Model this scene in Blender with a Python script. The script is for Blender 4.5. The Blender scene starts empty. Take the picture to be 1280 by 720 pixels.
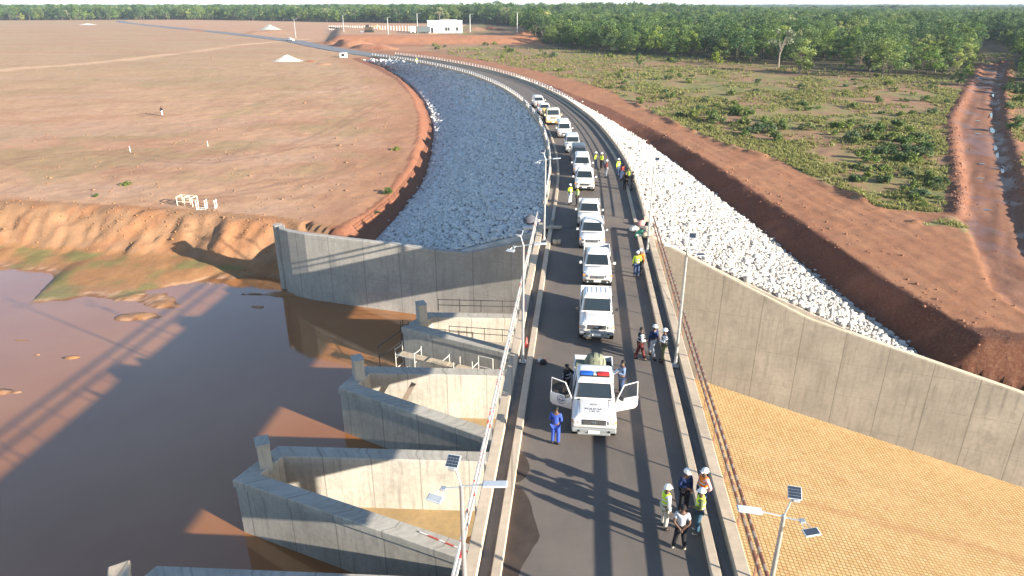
import bpy, bmesh, math, random
import numpy as np
from mathutils import Vector, Matrix, Euler
random.seed(7); RNG=np.random.default_rng(11)
R=math.radians
scene=bpy.context.scene
COL=scene.collection
TH=R(22.6); F=853.0; CAMZ=16.0
SUN_H=(0.855,-0.518); SUN_EL=R(16.0)

# ---------------------------------------------------------------- measuring
def P(px,py,z=0.0):
    "world point at height z seen at a place in the 1280x720 survey photo"
    u=(px-640)/F; v=(360-py)/F
    dy=math.cos(TH)+v*math.sin(TH); dz=-math.sin(TH)+v*math.cos(TH)
    t=(z-CAMZ)/dz
    return Vector((u*t,dy*t,z))
def base_z(Y):
    return np.interp(Y,[40,70,95,120,145,165,200,240],[-5.3,-5.1,-4.4,-3.6,-2.6,-1.7,-0.6,0.0])
def PG(px,py):
    z=0.0
    for _ in range(12): z=float(ground_z(*P(px,py,z)[:2]))
    return P(px,py,z)

# ---------------------------------------------------------------- scene objects
def tag(o,label=None,cat=None,group=None,kind=None):
    if label: o['label']=label
    if cat: o['category']=cat
    if group: o['group']=group
    if kind: o['kind']=kind
    return o
def empty(name,loc,label,cat,rz=0,group=None):
    o=bpy.data.objects.new(name,None); COL.objects.link(o)
    o.location=loc; o.rotation_euler=(0,0,rz); o.empty_display_size=.3
    return tag(o,label,cat,group)
def link_mesh(name,me,parent=None,mat=None):
    o=bpy.data.objects.new(name,me); COL.objects.link(o)
    if parent is not None: o.parent=parent
    if mat is not None:
        me.materials.clear(); me.materials.append(mat)
    return o
def copy_tree(o,parent=None):
    c=o.copy(); COL.objects.link(c)
    if parent is not None: c.parent=parent
    for ch in list(o.children): copy_tree(ch,c)
    return c

class MB:
    "collects simple shapes into one mesh"
    def __init__(s): s.v=[]; s.f=[]
    def add(s,vs,fs):
        n=len(s.v); s.v+= [tuple(v) for v in vs]; s.f+=[tuple(i+n for i in f) for f in fs]; return s
    def box(s,c,d,rz=0,rx=0,ry=0,taper=1.0):
        m=Euler((rx,ry,rz)).to_matrix(); c=Vector(c); vs=[]
        for k in (-1,1):
            t=taper if k==1 else 1
            for (i,j) in ((-1,-1),(1,-1),(1,1),(-1,1)):
                vs.append(c+m@Vector((i*d[0]/2*t,j*d[1]/2*t,k*d[2]/2)))
        return s.add(vs,[(3,2,1,0),(4,5,6,7),(0,1,5,4),(1,2,6,5),(2,3,7,6),(3,0,4,7)])
    def bbox(s,c,d,b=.02,rz=0,rx=0,ry=0):
        "box with chamfered edges"
        m=Euler((rx,ry,rz)).to_matrix(); c=Vector(c)
        bm=bmesh.new(); bmesh.ops.create_cube(bm,size=1)
        for v in bm.verts: v.co=Vector((v.co.x*d[0],v.co.y*d[1],v.co.z*d[2]))
        bmesh.ops.bevel(bm,geom=list(bm.edges),offset=min(b,min(d)*.45),segments=2,profile=.5,affect='EDGES')
        bm.verts.index_update()
        s.add([c+m@v.co for v in bm.verts],[[v.index for v in f.verts] for f in bm.faces]); bm.free(); return s
    def tube(s,pts,r,n=8,cap=True):
        pts=[Vector(p) for p in pts]
        rs=r if isinstance(r,(list,tuple)) else [r]*len(pts)
        rings=[]
        for i,p in enumerate(pts):
            a=pts[max(i-1,0)]; b=pts[min(i+1,len(pts)-1)]; d=(b-a).normalized()
            up=Vector((0,0,1)) if abs(d.z)<.9 else Vector((1,0,0))
            x=d.cross(up).normalized(); y=d.cross(x).normalized()
            rings.append([p+(x*math.cos(2*math.pi*k/n)+y*math.sin(2*math.pi*k/n))*rs[i] for k in range(n)])
        vs=[v for rg in rings for v in rg]; fs=[]
        for i in range(len(pts)-1):
            for k in range(n):
                k2=(k+1)%n; fs.append((i*n+k,i*n+k2,(i+1)*n+k2,(i+1)*n+k))
        if cap: fs.append(tuple(range(n))); fs.append(tuple((len(pts)-1)*n+k for k in reversed(range(n))))
        return s.add(vs,fs)
    def quad(s,a,b,c,d): return s.add([a,b,c,d],[(0,1,2,3)])
    def plate(s,q,t):
        "thin slab from four corners, thickness t along its normal"
        q=[Vector(p) for p in q]; n=(q[1]-q[0]).cross(q[3]-q[0]).normalized()*t
        return s.add(q+[p+n for p in q],[(3,2,1,0),(4,5,6,7),(0,1,5,4),(1,2,6,5),(2,3,7,6),(3,0,4,7)])
    def lathe(s,prof,c=(0,0,0),n=16,sx=1,sy=1,axis='z'):
        c=Vector(c); vs=[]; fs=[]
        for (r,z) in prof:
            for k in range(n):
                a=2*math.pi*k/n; p=Vector((r*math.cos(a)*sx,r*math.sin(a)*sy,z))
                if axis=='x': p=Vector((p.z,p.x,p.y))
                if axis=='y': p=Vector((p.x,p.z,p.y))
                vs.append(c+p)
        m=len(prof)
        for i in range(m-1):
            for k in range(n):
                k2=(k+1)%n; fs.append((i*n+k,i*n+k2,(i+1)*n+k2,(i+1)*n+k))
        fs.append(tuple(reversed(range(n)))); fs.append(tuple((m-1)*n+k for k in range(n)))
        return s.add(vs,fs)
    def rects(s,levels,n=4):
        "loft of rounded rectangles; level = (z,y0,y1,halfwidth,radius)"
        vs=[];fs=[]; N=4*(n+1)
        for (z,y0,y1,hw,r) in levels:
            r=min(r,hw*.98,(y1-y0)/2*.98)
            for (cx,cy,a0) in ((hw-r,y1-r,0),(-hw+r,y1-r,90),(-hw+r,y0+r,180),(hw-r,y0+r,270)):
                for k in range(n+1):
                    a=R(a0+90*k/n); vs.append((cx+r*math.cos(a),cy+r*math.sin(a),z))
        for i in range(len(levels)-1):
            for k in range(N):
                k2=(k+1)%N; fs.append((i*N+k,i*N+k2,(i+1)*N+k2,(i+1)*N+k))
        fs.append(tuple(reversed(range(N)))); fs.append(tuple((len(levels)-1)*N+k for k in range(N)))
        return s.add(vs,fs)
    def build(s,name,mat,parent=None,smooth=False):
        me=bpy.data.meshes.new(name); me.from_pydata([tuple(v) for v in s.v],[],s.f); me.validate()
        box_uv(me)
        if smooth:
            for p in me.polygons: p.use_smooth=True
            try: me.set_sharp_from_angle(angle=R(38))
            except Exception: pass
        bm=bmesh.new(); bm.from_mesh(me); bmesh.ops.recalc_face_normals(bm,faces=bm.faces); bm.to_mesh(me); bm.free()
        return link_mesh(name,me,parent,mat)
def box_uv(me):
    uv=me.uv_layers.new(name='UVMap'); co=[v.co for v in me.vertices]
    for p in me.polygons:
        n=p.normal
        if abs(n.z)>.75:
            for li in p.loop_indices:
                c=co[me.loops[li].vertex_index]; uv.data[li].uv=(c.x,c.y)
        else:
            t=Vector((-n.y,n.x,0)).normalized() if (abs(n.x)+abs(n.y))>1e-6 else Vector((1,0,0))
            for li in p.loop_indices:
                c=co[me.loops[li].vertex_index]; uv.data[li].uv=(c.x*t.x+c.y*t.y,c.z)
def np_mesh(name,verts,faces,k):
    "fast mesh from numpy arrays, k vertices per face"
    me=bpy.data.meshes.new(name); nf=len(faces)
    me.vertices.add(len(verts)); me.vertices.foreach_set('co',np.asarray(verts,dtype=np.float32).ravel())
    me.loops.add(nf*k); me.loops.foreach_set('vertex_index',np.asarray(faces,dtype=np.int32).ravel())
    me.polygons.add(nf); me.polygons.foreach_set('loop_start',np.arange(0,nf*k,k,dtype=np.int32))
    me.polygons.foreach_set('loop_total',np.full(nf,k,dtype=np.int32))
    me.update(calc_edges=True); return me

# ---------------------------------------------------------------- materials
class NT:
    def __init__(s,name):
        s.m=bpy.data.materials.new(name); s.m.use_nodes=True; s.t=s.m.node_tree; s.n=s.t.nodes; s.l=s.t.links
        s.b=s.n['Principled BSDF']; s.o=s.n['Material Output']
    def node(s,k,**kw):
        n=s.n.new(k)
        for a,b in kw.items(): setattr(n,a,b)
        return n
    def link(s,a,b): s.l.new(a,b)
    def coord(s,which='Object',scale=(1,1,1),rz=0):
        tc=s.node('ShaderNodeTexCoord'); mp=s.node('ShaderNodeMapping'); s.link(tc.outputs[which],mp.inputs[0])
        mp.inputs['Scale'].default_value=scale; mp.inputs['Rotation'].default_value=(0,0,rz); return mp.outputs[0]
    def pos(s,scale=(1,1,1),rz=0):
        g=s.node('ShaderNodeNewGeometry'); mp=s.node('ShaderNodeMapping'); s.link(g.outputs['Position'],mp.inputs[0])
        mp.inputs['Scale'].default_value=scale; mp.inputs['Rotation'].default_value=(0,0,rz); return mp.outputs[0]
    def noise(s,vec,scale,detail=4,rough=.55,dist=0):
        n=s.node('ShaderNodeTexNoise'); s.link(vec,n.inputs['Vector']); n.inputs['Scale'].default_value=scale
        n.inputs['Detail'].default_value=detail; n.inputs['Roughness'].default_value=rough; n.inputs['Distortion'].default_value=dist
        return n.outputs['Fac']
    def ramp(s,fac,stops):
        r=s.node('ShaderNodeValToRGB'); s.link(fac,r.inputs[0]); e=r.color_ramp.elements
        while len(e)<len(stops): e.new(.5)
        for i,(p,c) in enumerate(stops):
            e[i].position=p; e[i].color=(c,c,c,1) if isinstance(c,(int,float)) else (*c,1)
        return r.outputs[0]
    def mix(s,fac,a,b,mode='MIX'):
        m=s.node('ShaderNodeMix',data_type='RGBA',blend_type=mode)
        for sock,val in ((m.inputs['Factor'],fac),(m.inputs['A'],a),(m.inputs['B'],b)):
            if hasattr(val,'is_linked') or hasattr(val,'links'): s.link(val,sock)
            elif isinstance(val,(int,float)): sock.default_value=val if sock.type=='VALUE' else (val,val,val,1)
            else: sock.default_value=(*val,1)
        return m.outputs['Result']
    def math(s,op,a,b=0.0):
        m=s.node('ShaderNodeMath',operation=op)
        for sock,val in ((m.inputs[0],a),(m.inputs[1],b)):
            if isinstance(val,(int,float)): sock.default_value=val
            else: s.link(val,sock)
        return m.outputs[0]
    def attr(s,name,out='Color'):
        a=s.node('ShaderNodeAttribute'); a.attribute_name=name; return a.outputs[out]
    def bump(s,h,strength=.5,dist=.02,prev=None):
        b=s.node('ShaderNodeBump'); s.link(h,b.inputs['Height']); b.inputs['Strength'].default_value=strength; b.inputs['Distance'].default_value=dist
        if prev is not None: s.link(prev,b.inputs['Normal'])
        return b.outputs[0]
    def done(s,col=None,rough=None,normal=None,spec=None,metal=None):
        for nm,val in (('Base Color',col),('Roughness',rough),('Normal',normal),('Specular IOR Level',spec),('Metallic',metal)):
            if val is None: continue
            i=s.b.inputs[nm]
            if isinstance(val,(int,float)): i.default_value=val if i.type=='VALUE' else (val,val,val,1)
            elif isinstance(val,tuple): i.default_value=(*val,1)
            else: s.link(val,i)
        return s.m
_mc={}
def paint_mat(name,col):
    'lacquer with red road dust low on the body'
    if name in _mc: return _mc[name]
    t=NT(name); sp=t.node('ShaderNodeSeparateXYZ'); t.link(t.coord('Object'),sp.inputs[0]); n=t.noise(t.coord('Object'),2.2,5,.7); n2=t.noise(t.coord('Object'),9,4,.7)
    h=t.math('ADD',sp.outputs[2],t.math('MULTIPLY',t.math('SUBTRACT',n,.5),.7)); f=t.ramp(t.math('DIVIDE',h,2.0),[(.22,.75),(.50,.10)]); f=t.math('MULTIPLY',f,t.ramp(n2,[(.3,.5),(.7,1.)]))
    c=t.mix(f,col,(.36,.20,.125)); r=t.math('ADD',.26,t.math('MULTIPLY',f,.55)); _mc[name]=t.done(c,r,None,.5); return _mc[name]
def flat(name,col,rough=.6,metal=0,spec=.5,var=.12,scale=6.0):
    "paint, plastic, cloth: one colour with slight dirt"
    if name in _mc: return _mc[name]
    t=NT(name); n=t.noise(t.coord('Object'),scale,3)
    c=t.mix(t.ramp(n,[(.3,0.0),(.75,1.0)]),tuple(x*(1-var) for x in col),tuple(min(1,x*(1+var*.6)) for x in col))
    m=t.done(c,rough,None,spec,metal); _mc[name]=m; return m
def concrete(name,col,stain=.5,joints=None,jz=None,streak=True,warm=0.0,bumps=.3,worn=None):
    if name in _mc: return _mc[name]
    t=NT(name); uv=t.coord('UV')
    big=t.noise(uv,.35,5,.6); fine=t.noise(uv,3.5,6,.65)
    c=t.mix(t.ramp(big,[(.3,0.),(.7,1.)]),tuple(x*.78 for x in col),tuple(min(1,x*1.12) for x in col))
    c=t.mix(t.ramp(fine,[(.35,.0),(.65,1.)]),t.mix(.22,c,(.08,.075,.07)),c)
    if streak:
        mp=t.coord('UV',(2.2,.16,1)); st=t.noise(mp,1.6,5,.7,.4)
        c=t.mix(t.math('MULTIPLY',t.ramp(st,[(.50,0.),(.72,1.)]),stain),c,tuple(x*.34 for x in col))
        mp2=t.coord('UV',(1,.8,1)); bl=t.noise(mp2,.8,6,.72)
        c=t.mix(t.math('MULTIPLY',t.ramp(bl,[(.56,0.),(.70,1.)]),stain*.75),c,tuple(x*.42 for x in col))
    if joints:
        sp=t.node('ShaderNodeSeparateXYZ'); t.link(uv,sp.inputs[0])
        def line(sock,step,w):
            fr=t.math('FRACT',t.math('DIVIDE',sock,step)); d=t.math('ABSOLUTE',t.math('SUBTRACT',fr,.5))
            return t.math('GREATER_THAN',d,.5-w/step)
        jm=line(sp.outputs[0],joints,.035)
        if jz: jm=t.math('MAXIMUM',jm,t.math('MULTIPLY',line(sp.outputs[1],jz,.02),.6))
        # panels of slightly different tone
        fl=t.math('FLOOR',t.math('DIVIDE',sp.outputs[0],joints)); fl=t.math('ADD',fl,.5)
        wn=t.node('ShaderNodeTexWhiteNoise',noise_dimensions='1D'); t.link(fl,wn.inputs['W'])
        c=t.mix(t.math('MULTIPLY',wn.outputs[0],.3),c,tuple(x*.62 for x in col))
        c=t.mix(t.math('MULTIPLY',jm,.6),c,tuple(x*.35 for x in col))
    n=t.bump(fine,bumps,.02)
    m=t.done(c,.85,n,.3); _mc[name]=m; return m
# ---------------------------------------------------------------- road alignment
def catmull(pts,step):
    pts=np.array(pts,float); out=[]
    pp=np.vstack([2*pts[0]-pts[1],pts,2*pts[-1]-pts[-2]])
    for i in range(1,len(pp)-2):
        p0,p1,p2,p3=pp[i-1],pp[i],pp[i+1],pp[i+2]; L=np.linalg.norm(p2-p1); n=max(2,int(L/step))
        for k in range(n):
            t=k/n; out.append(.5*((2*p1)+(-p0+p2)*t+(2*p0-5*p1+4*p2-p3)*t*t+(-p0+3*p1-3*p2+p3)*t**3))
    out.append(pts[-1]); return np.array(out)
CTR=catmull([(-3.2,-45),(1.27+2,20),(5.37,41),(5.97,47),(7.0,57),(7.95,68),(8.4,80),(8.2,96),(7.2,110),(4.9,129),(-.2,153),(-9.8,182),(-27.0,216),(-44.5,241),(-60,264),(-81,300),(-101,337),(-128,376),(-165,427),(-204,478),(-243,527),(-306,609),(-366,690),(-404,755)],1.5)
_seg=np.linalg.norm(np.diff(CTR,axis=0),axis=1); ARC=np.concatenate([[0],np.cumsum(_seg)])
def road_at(s):
    x=np.interp(s,ARC,CTR[:,0]); y=np.interp(s,ARC,CTR[:,1])
    x2=np.interp(s+.6,ARC,CTR[:,0]); y2=np.interp(s+.6,ARC,CTR[:,1]); x1=np.interp(s-.6,ARC,CTR[:,0]); y1=np.interp(s-.6,ARC,CTR[:,1])
    t=np.array([x2-x1,y2-y1]); t/=np.linalg.norm(t); return np.array([x,y]),t
def s_of_Y(Y): return float(np.interp(Y,CTR[:,1],ARC))
def road_pt(s,off,z=0.0):
    c,t=road_at(s); n=np.array([t[1],-t[0]]); p=c+n*off; return Vector((p[0],p[1],z))
def heading(s):
    c,t=road_at(s); return math.atan2(-t[0],t[1])
S0=s_of_Y(-42); S_AB=s_of_Y(50.4); S_END=s_of_Y(238); S_FAR=s_of_Y(750)
def sheet_along(s0,s1,prof,step,closed=False):
    "sweep a cross profile [(offset,z)...] along the road"
    m=MB(); n=max(1,int(math.ceil((s1-s0)/step))); k=len(prof); vs=[];fs=[]
    for i in range(n+1):
        s=s0+(s1-s0)*i/n
        for (o,z) in prof: vs.append(road_pt(s,o,z))
    for i in range(n):
        for j in range(k if closed else k-1):
            j2=(j+1)%k; fs.append((i*k+j,i*k+j2,(i+1)*k+j2,(i+1)*k+j))
    if closed: fs.append(tuple(range(k))); fs.append(tuple(n*k+j for j in reversed(range(k))))
    return m.add(vs,fs)
def bar_along(s0,s1,o0,o1,z0,z1,step=2.0,ch=.02):
    return sheet_along(s0,s1,[(o0,z0),(o1,z0),(o1,z1-ch),(o1-ch*(1 if o1>o0 else -1),z1),(o0+ch*(1 if o1>o0 else -1),z1),(o0,z1-ch)],step,True)

# ---------------------------------------------------------------- plan of the walls
LW=[(-21.5,60.1,-2.75),(-21.1,59.0,-2.74),(-20.1,58.2,-2.72),(-18.3,57.3,-2.7),(-14.3,55.95,-2.72),(-9.9,54.6,-2.75),(-6.0,53.3,-2.85),(-3.6,52.4,-2.7),(-.6,51.1,-1.6),(1.9,50.0,-.6)]
RW=[(9.95,48.0,.25),(12.3,47.2,-.8),(21.2,44.0,-4.75),(28.1,41.6,-6.55),(34.2,39.4,-8.1),(50,33.9,-12.0)]
def wallY(x):
    x=np.asarray(x,float)
    l=np.interp(x,[p[0] for p in LW],[p[1] for p in LW]); r=np.interp(x,[p[0] for p in RW],[p[1] for p in RW])
    return np.where(x<5.7,l,r)
# ---------------------------------------------------------------- dam slopes
ST_L=[((None,50.05),(-13.7,56.1,-6.6)),((None,64),(-13.7,67,-6.5)),((None,85),(-11.7,88,-6.0)),((None,104),(-12.3,107,-5.5)),((None,124),(-14.0,127,-5.0)),((None,150),(-18.8,157.2,-4.8)),((None,178),(-27.2,192.9,-4.2)),((None,203),(-37.2,221,-3.2)),((None,226),(-48.6,230,-.3))]
ST_R=[((None,48.35),(29.7,41.5,-7.5)),((None,55),(28.3,53.5,-7.2)),((None,62),(27.5,61.5,-6.9)),((None,77),(26.1,76.9,-6.4)),((None,97),(24.2,96.9,-5.8)),((None,113),(21.2,113.7,-4.8)),((None,131),(15.6,131.5,-2.9)),((None,150),(8.8,152.5,-1.7)),((None,170),(1.4,174,-.6))]
def stations(st,side):
    c=[];t=[]
    for (_,Y),toe in st:
        p=road_pt(s_of_Y(Y),4.3*side,-.06); c.append((p.x,p.y,p.z)); t.append(toe)
    c=catmull(c,1.2 if False else 4.0); 
    # resample both edges to the same number of rows
    def rs(a,n):
        a=np.array(a); d=np.concatenate([[0],np.cumsum(np.linalg.norm(np.diff(a,axis=0),axis=1))]); q=np.linspace(0,1,n)
        return a,d,q
    # keep stations matched: interpolate by station index
    C=[];T=[]
    cc=[]
    for (_,Y),toe in st:
        p=road_pt(s_of_Y(Y),4.3*side,-.06); cc.append((p.x,p.y,p.z))
    def cat_idx(pts,sub):
        pts=np.array(pts,float); pp=np.vstack([2*pts[0]-pts[1],pts,2*pts[-1]-pts[-2]]); out=[]
        for i in range(1,len(pp)-2):
            p0,p1,p2,p3=pp[i-1],pp[i],pp[i+1],pp[i+2]
            for k in range(sub):
                u=k/sub; out.append(.5*((2*p1)+(-p0+p2)*u+(2*p0-5*p1+4*p2-p3)*u*u+(-p0+3*p1-3*p2+p3)*u**3))
        out.append(pts[-1]); return np.array(out)
    return cat_idx(cc,12),cat_idx(t,12)
CL,TL=stations(ST_L,-1); CR,TR=stations(ST_R,1)
BL=[tuple(P(x,y,z)) for x,y,z in ((438,292,-5.4),(480,272,-5.35),(508,250,-5.25),(530,215,-5.0),(541,180,-4.6),(540,150,-4.0),(528,123,-3.0),(505,102,-2.0),(480,88,-1.1),(450,73,0.0))]
BR=[tuple(P(x,y,z)) for x,y,z in ((1420,520,-5.3),(1330,470,-5.3),(1262,442,-5.25),(1200,405,-5.2),(1100,345,-5.1),(1000,275,-4.9),(900,208,-4.1),(830,165,-3.3),(760,130,-2.2),(690,105,-1.2),(640,92,-.4))]
def fx(poly,Y,col=0):
    a=np.array(sorted([(p[1],p[0],p[2]) for p in poly])); return np.interp(Y,a[:,0],a[:,1+col])
# value noise on a lattice, vectorised
_perm=np.random.default_rng(3).random((256,256))
def vnoise(x,y,s,seed=0):
    x=np.asarray(x,float)/s+seed*17.3; y=np.asarray(y,float)/s+seed*9.1
    xi=np.floor(x).astype(int); yi=np.floor(y).astype(int); fx_=x-xi; fy=y-yi
    fx_=fx_*fx_*(3-2*fx_); fy=fy*fy*(3-2*fy)
    g=lambda a,b:_perm[a&255,b&255]
    return (g(xi,yi)*(1-fx_)+g(xi+1,yi)*fx_)*(1-fy)+(g(xi,yi+1)*(1-fx_)+g(xi+1,yi+1)*fx_)*fy-.5
def fbm(x,y,s,o=4,seed=0):
    return sum(vnoise(x,y,s/2**i,seed+i)/2**i for i in range(o))
def sm(a,b,x):
    t=np.clip((x-a)/(b-a),0,1); return t*t*(3-2*t)
def seg_dist(x,y,poly):
    x=np.asarray(x,float); y=np.asarray(y,float); best=np.full(x.shape,1e9)
    for (a,b) in zip(poly[:-1],poly[1:]):
        ax,ay=a[0],a[1]; bx,by=b[0],b[1]; L=(bx-ax)**2+(by-ay)**2
        t=np.clip(((x-ax)*(bx-ax)+(y-ay)*(by-ay))/L,0,1)
        best=np.minimum(best,np.hypot(x-ax-t*(bx-ax),y-ay-t*(by-ay)))
    return best
def inside(x,y,poly):
    x=np.asarray(x,float); y=np.asarray(y,float); r=np.zeros(x.shape,bool); n=len(poly)
    for i in range(n):
        x1,y1=poly[i][:2]; x2,y2=poly[(i+1)%n][:2]
        c=((y1>y)!=(y2>y))&(x<(x2-x1)*(y-y1)/((y2-y1) or 1e-9)+x1); r^=c
    return r
SHORE=[(-400,67),(-53,65.6),(-47.5,64.8),(-45.3,62.5),(-43.8,56.6),(-40,57.0),(-36,57.9),(-30.4,61.6),(-27,63.0),(-22,62.4),(-12,62)]
EDGE=[(-400,77),(-58,75.5),(-43,73),(-35,71.5),(-28.5,69.8),(-24.6,68.8),(-20,66.5),(-15.5,65.5),(-12,65)]
ISL=[(P(187,372,-9),2.9,1.1,.35),(P(172,396,-9),2.0,.8,.32),(P(205,380,-9),1.6,.9,.3),(P(8,490,-9),.9,.5,.3),(P(47,443,-9),.45,.25,.2),(P(88,447,-9),.8,.35,.22),(P(28,425,-9),.7,.22,.14),(P(345,368,-9),3.0,.45,.35),(P(322,384,-9),1.2,.3,.22)]
TRK_L=[(1228,78),(1206,118),(1190,150),(1193,200),(1198,240),(1196,268)]
TRK_R=[(1258,76),(1250,118),(1254,165),(1266,215),(1282,262),(1310,330)]
def _pz(l): return [tuple(P(a,b,float(base_z(P(a,b,-3)[1])))) for a,b in l]
TL_=_pz(TRK_L); TR_=_pz(TRK_R)
TRACK_POLY=TL_+[tuple(P(1215,292,-5)),tuple(P(1240,360,-5.2)),tuple(P(1330,420,-5.2))]+list(reversed(TR_))
# field border (grass starts beyond), left to right in the photo
FIELD=[(x,y) for x,y in ((520,62),(600,74),(690,92),(760,113),(850,160),(905,186),(960,200),(1030,232),(1100,262),(1150,282),(1190,286),(1196,268))]
FIELDW=[tuple(P(x,y,float(base_z(P(x,y,-2)[1])))) for x,y in FIELD]
PATH=[tuple(P(x,y,z)) for x,y,z in ((-60,101,-2.3),(0,92,-1.7),(80,86,-1.5),(160,78,-1),(240,66,-.3),(290,57,0),(380,49,0))]
def ground_z(x,y,detail=True):
    x=np.asarray(x,float); y=np.asarray(y,float)
    zb=base_z(y)+0*x
    und=fbm(x,y,40,3,2)*.35*sm(60,90,y); 
    z=zb+und
    left=x<np.interp(y,CTR[:,1],CTR[:,0])
    # crest road corridor
    d=np.full(x.shape,1e9); m=(y>40)&(y<800)
    if m.any():
        d_=seg_dist(x[m],y[m],[tuple(p) for p in CTR[::4]]) if x.ndim else seg_dist(x,y,[tuple(p) for p in CTR[::4]])
        if x.ndim: d[m]=d_
        else: d=d_
    # far platform with the white house, hill
    plat=sm(314,332,y+fbm(x,y,12,2,5)*4)*(1-sm(470,490,y))*sm(-86,-78,x-(y-330)*-.22)*(1-sm(18,30,x))
    z=z*(1-sm(250,300,y)*.6)+plat*2.6
    z=z+7.0*np.exp(-((x-95)/120)**2-((y-760)/150)**2)
    # red heaps on the right of the far road, left heaps
    for (hx,hy,a,b,h,rot) in HEAPS:
        c,s_=math.cos(rot),math.sin(rot); u=(x-hx)*c+(y-hy)*s_; v=-(x-hx)*s_+(y-hy)*c
        z=z+h*np.clip(1-(u/a)**2-(v/b)**2,0,1)**.8*(1+.35*vnoise(x,y,2.5,3))
    z=np.where(d<9,z*sm(6,9,d)+(-.12)*(1-sm(6,9,d))*1.0,z) if True else z
    # trench beside the dam
    YL=np.clip(y,58,229); YR=np.clip(y,30,171)
    bl=fx(BL,YL); tl=fx(TL[:,:3],YL); tlz=fx(TL,YL,1); bzl=fx(BL,YL,1)
    br=fx(BR,YR); tr=fx(TR,YR); trz=fx(TR,YR,1); bzr=fx(BR,YR,1)
    cx=np.interp(y,CTR[:,1],CTR[:,0])
    # ragged bank tops
    rag=fbm(x*.5,y*.5,4,3,8)*.5
    onL=(y>49)&(y<229)&(x<=cx)
    bl=bl-1.9*sm(60,70,y)*(1-sm(150,200,y)); tL=np.clip((x-(bl+rag*.9))/np.maximum(tl-.2-bl,1.2),0,1)
    tL=tL**.7; zl=zb*(1-tL)+(tlz-.55)*tL+und*(1-tL)
    zl=np.where(x>tl,(tlz-.55)-np.clip(x-tl,0,2)*.6,zl)
    z=np.where(onL&(x>bl-.6),np.minimum(zl,z),z)
    onR=(y>28)&(y<171)&(x>cx)
    tR=np.clip(((br+rag*.7)-x)/np.maximum(br-tr-.2,1.2),0,1)
    tR=tR+.06*np.sin(tR*math.pi)*fbm(x,y,1.6,3,9)*4
    zr=zb*(1-tR)+(trz-.05)*tR+und*(1-tR)
    zr=np.where(x<tr,(trz-.05)-np.clip(tr-x,0,2)*.6,zr)
    z=np.where(onR&(x<br+.9),np.minimum(zr,z),z)
    # reservoir basin on the left
    sy=np.interp(x,[p[0] for p in SHORE],[p[1] for p in SHORE])+fbm(x,y,3,3,4)*1.2
    ey=np.interp(x,[p[0] for p in EDGE],[p[1] for p in EDGE])+fbm(x,y*.5,6,3,6)*1.0+fbm(x,y,1.6,3,16)*1.0
    foot=np.maximum(ey-5.2,sy+.8)
    t1=np.clip((y-foot)/np.maximum(ey-foot,.5),0,1)
    t0=np.clip((y-sy)/np.maximum(foot-sy,.5),0,1)
    zbas=np.where(y<sy,-9.02-(sy-y)*.22,np.where(y<foot,-9.0+.75*t0,-8.25+(zb+8.25)*(.35*t1+.65*t1*t1*(3-2*t1))))
    gull=(vnoise(x+y*.8,y*.12,.6,12)+.5*vnoise(x,y,2.0,40))*np.sin(math.pi*np.clip(t1,0,1))*.10+(fbm(x,y,1.1,4,44)*.16)*sm(.02,.2,t1)
    zbas=zbas+np.where(y>=foot,gull,fbm(x,y,1.5,3,13)*.07)
    lw=np.where(x<-21.2,-99,1)
    basin=(x<-21.6)&(y<ey+.3)
    z=np.where(basin,np.minimum(z,np.maximum(zbas,-12)),z)
    # between wall end and trench: blend
    wy=wallY(x)
    ber=(x>=-21.6)&(x<5.7)&(y<wy+.6)
    z=np.where(ber,-12.0,z)
    nearL=(x>=-21.6)&(x<-13)&(y>=wy+.6)&(y<wy+9)
    z=np.where(nearL,np.minimum(z,-5.6-(1-sm(0,6,y-wy))*.9),z)
    # chute on the right
    z=np.where((x>5.7)&(y<wy+.6),-9.6-np.maximum(0,x-4)*.3-1.5,z)
    wtop=np.interp(x,[p[0] for p in RW],[p[2] for p in RW]); z=np.where((x>20)&(y>=wy+.6)&(y<wy+3),np.minimum(z,wtop-.5+(y-wy-.6)*2.2),z); z=np.where((x>5.7)&(y>=wy+.6)&(y<wy+1.3)&(x<tr),-12,z)
    for (c,a,b,h) in ISL:
        e=((x-c[0])/a)**2+((y-c[1])/b)**2+fbm(x,y,1.2,3,7)*1.4
        z=np.maximum(z,np.where(e<2.2,-9.0+h*.5*(1-e),-50))
    # muddy track
    tp=[(p[0],p[1]) for p in TRACK_POLY]
    near=(x>25)&(y>25)&(y<290)&(x<260)
    if np.any(near):
        X=x[near] if x.ndim else x; Y=y[near] if y.ndim else y
        ins=inside(X,Y,tp); e1=seg_dist(X,Y,TL_); e2=seg_dist(X,Y,TR_)
        ctrx=np.interp(Y,[p[1] for p in reversed(TL_)],[p[0] for p in reversed(TL_)])
        cc_=X*.83-Y*.56; al=X*.56+Y*.83; rut=vnoise(al*.05,cc_,.8,3)*.14+vnoise(al*.08,cc_,.4,6)*.06
        ms=ins*sm(0,1.5,np.minimum(e1,e2)); dz=ms*(-.25+rut+fbm(X,Y,3.5,2,14)*.05)
        dz=dz+.33*np.exp(-((e1-.1)/.8)**2)*(1+.9*fbm(X,Y,1.1,3,15))
        sd=np.where(ins,-e2,e2); dz=dz+.42*np.exp(-((sd-1.0)/.9)**2)*(1+.9*fbm(X,Y,1.0,2,18))-.28*np.exp(-((sd+.7)/.9)**2)
        fd=seg_dist(X,Y,[p[:2] for p in FIELDW])
        dz=dz+.28*np.exp(-(fd/.9)**2)*np.clip(fbm(X,Y,2.5,3,19)*4,0,2)
        if x.ndim: z=z.copy(); z[near]+=dz
        else: z=z+dz
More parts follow.
